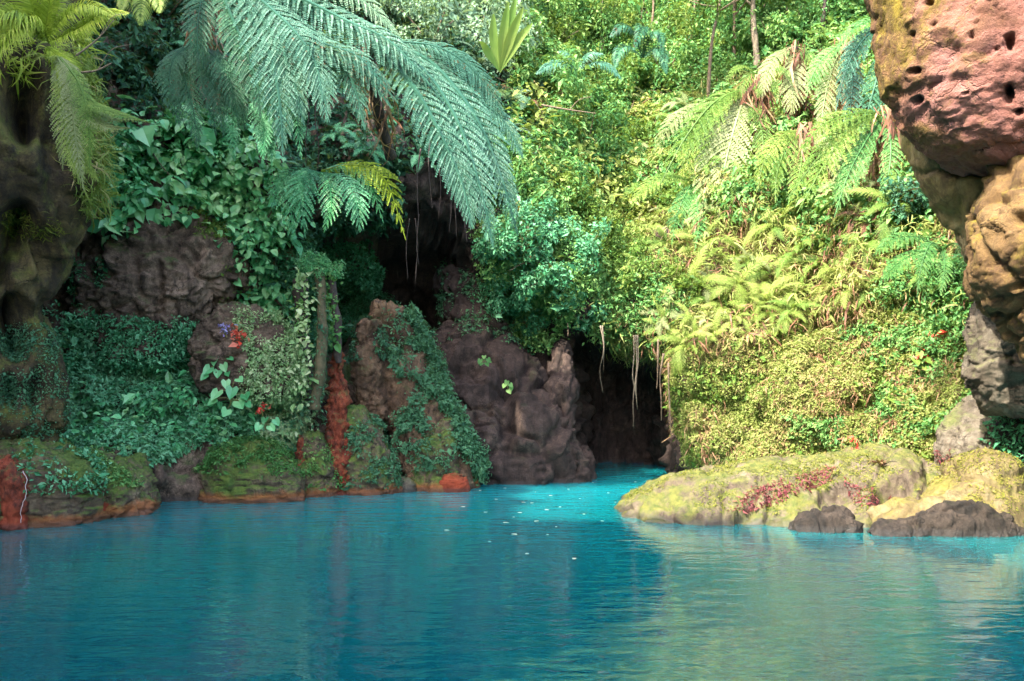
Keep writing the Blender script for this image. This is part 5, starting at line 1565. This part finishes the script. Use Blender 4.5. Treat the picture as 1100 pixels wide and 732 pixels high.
flower("orange red leaf tuft behind the mossy boulder", P(919, 474, 11.5), 'scarlet', 14, .06, 7)


def bromeliad(label, p, seed):
    r = np.random.default_rng(seed)
    root = thing("rosette_plant", label, "plant", p)
    for k in range(16):
        a = k / 16 * 6.28 + r.uniform(-.2, .2)
        e = r.uniform(.2, .9)
        X = np.array([[math.cos(a) * math.cos(e), math.sin(a) * math.cos(e), math.sin(e)]])
        Z = nrm(np.array([[-math.cos(a) * math.sin(e), -math.sin(a) * math.sin(e), math.cos(e)]]))
        V, F, q = inst(BLADE, np.zeros((1, 3)), X, np.cross(Z, X), Z, r.uniform(.16, .26), .045)
        link("leaf", mesh_np("leaf", V, F, G['dry' if k % 3 else 'red'], False, np.full(len(F), r.uniform(.3, .9))), root)
    return root


bromeliad("reddish brown rosette plant on top of the mossy boulder", P(945, 503, 10.6), 1)

# fallen branch, trickles, floating petals
def branch(label, pts, rad, mat=BARK_PALE):
    q = spline(px_path(pts), 16)
    V, F = tube(q, np.linspace(rad, rad * .4, 16), 7, rad * .3, 3)
    V2, F2 = tube(spline([q[8], q[8] + np.array([.2, -.1, .18]), q[8] + np.array([.45, -.15, .22])], 8), np.linspace(rad * .5, rad * .2, 8), 6)
    W, FF = join([(V, F[0]), (V2, F2[0])])
    return solid("fallen_branch", W, FF, mat, label, "branch")


branch("pale fallen branch lying across the back slope", [(582, 113, 16.6), (610, 118, 16.5), (640, 122, 16.4)], .022, BARK)
branch("pale twig sticking out of the hanging fern at left", [(88, 78, 8.9), (104, 76, 8.7), (120, 68, 8.6)], .012)
branch("thin bent twig below the feathery palm", [(82, 60, 9.0), (105, 42, 8.9), (122, 22, 8.8)], .010)

m, nt, out = _mat("trickle_water")
b = nt.nodes.new("ShaderNodeBsdfPrincipled")
b.inputs['Base Color'].default_value = (.42, .32, .30, 1)
b.inputs['Roughness'].default_value = .25
nt.links.new(b.outputs[0], out.inputs[0])
TRICKLE = m
for pts, rad, lab in (([(25, 506, 9.62), (29, 520, 9.6), (24, 545, 9.58), (22, 562, 9.58)], .009, "thin white trickle running down the red rib at far left"),
                      ([(96, 530, 10.55), (100, 542, 10.55), (101, 558, 10.55)], .010, "short white trickle at the foot of the orange red rib")):
    q = spline(px_path(pts), 60)
    q[:, 0] += fbm(q * 9, 3, 2) * .03
    V, F = tube(q, rad * (.45 + .35 * fbm(q * 14, 2, 4)), 8, rad * .4, 5)
    solid("water_trickle", V, F, TRICKLE, lab, "trickle")

rr = random.Random(5)
PETAL = plain_mat("floating_petal", (.25, .22, .12), (.5, .48, .36), 20, .6, .1)
pv, pf = LEAF6
pme = mesh_np("floating_leaf", pv * np.array([1, .8, .35]) + np.array([0, 0, .05]), pf, PETAL, False)
for k, (u, v) in enumerate([(516, 527), (560, 540), (556, 551), (553, 556), (578, 560), (590, 533), (637, 519), (684, 518), (575, 529), (600, 545), (532, 537), (520, 551), (570, 541), (622, 536), (588, 575), (550, 574),
                            (645, 560), (618, 600), (524, 582), (477, 570), (543, 525), (610, 526), (660, 540), (568, 595), (598, 566), (628, 553), (500, 545), (655, 530), (585, 548), (540, 562)]):
    Y = FPX * CAMH / (v - HOR)
    o = link("floating_leaf", pme)
    o.location = P(u, v, Y) * np.array([1, 1, 0]) + np.array([0, 0, .003])
    s = rr.uniform(.035, .09)
    o.scale = (s, s, s * .6)
    o.rotation_euler = (0, 0, rr.random() * 6.28)
    tag(o, "small pale leaf floating on the turquoise water before the cave", "leaf", "pale leaves floating on the pool")
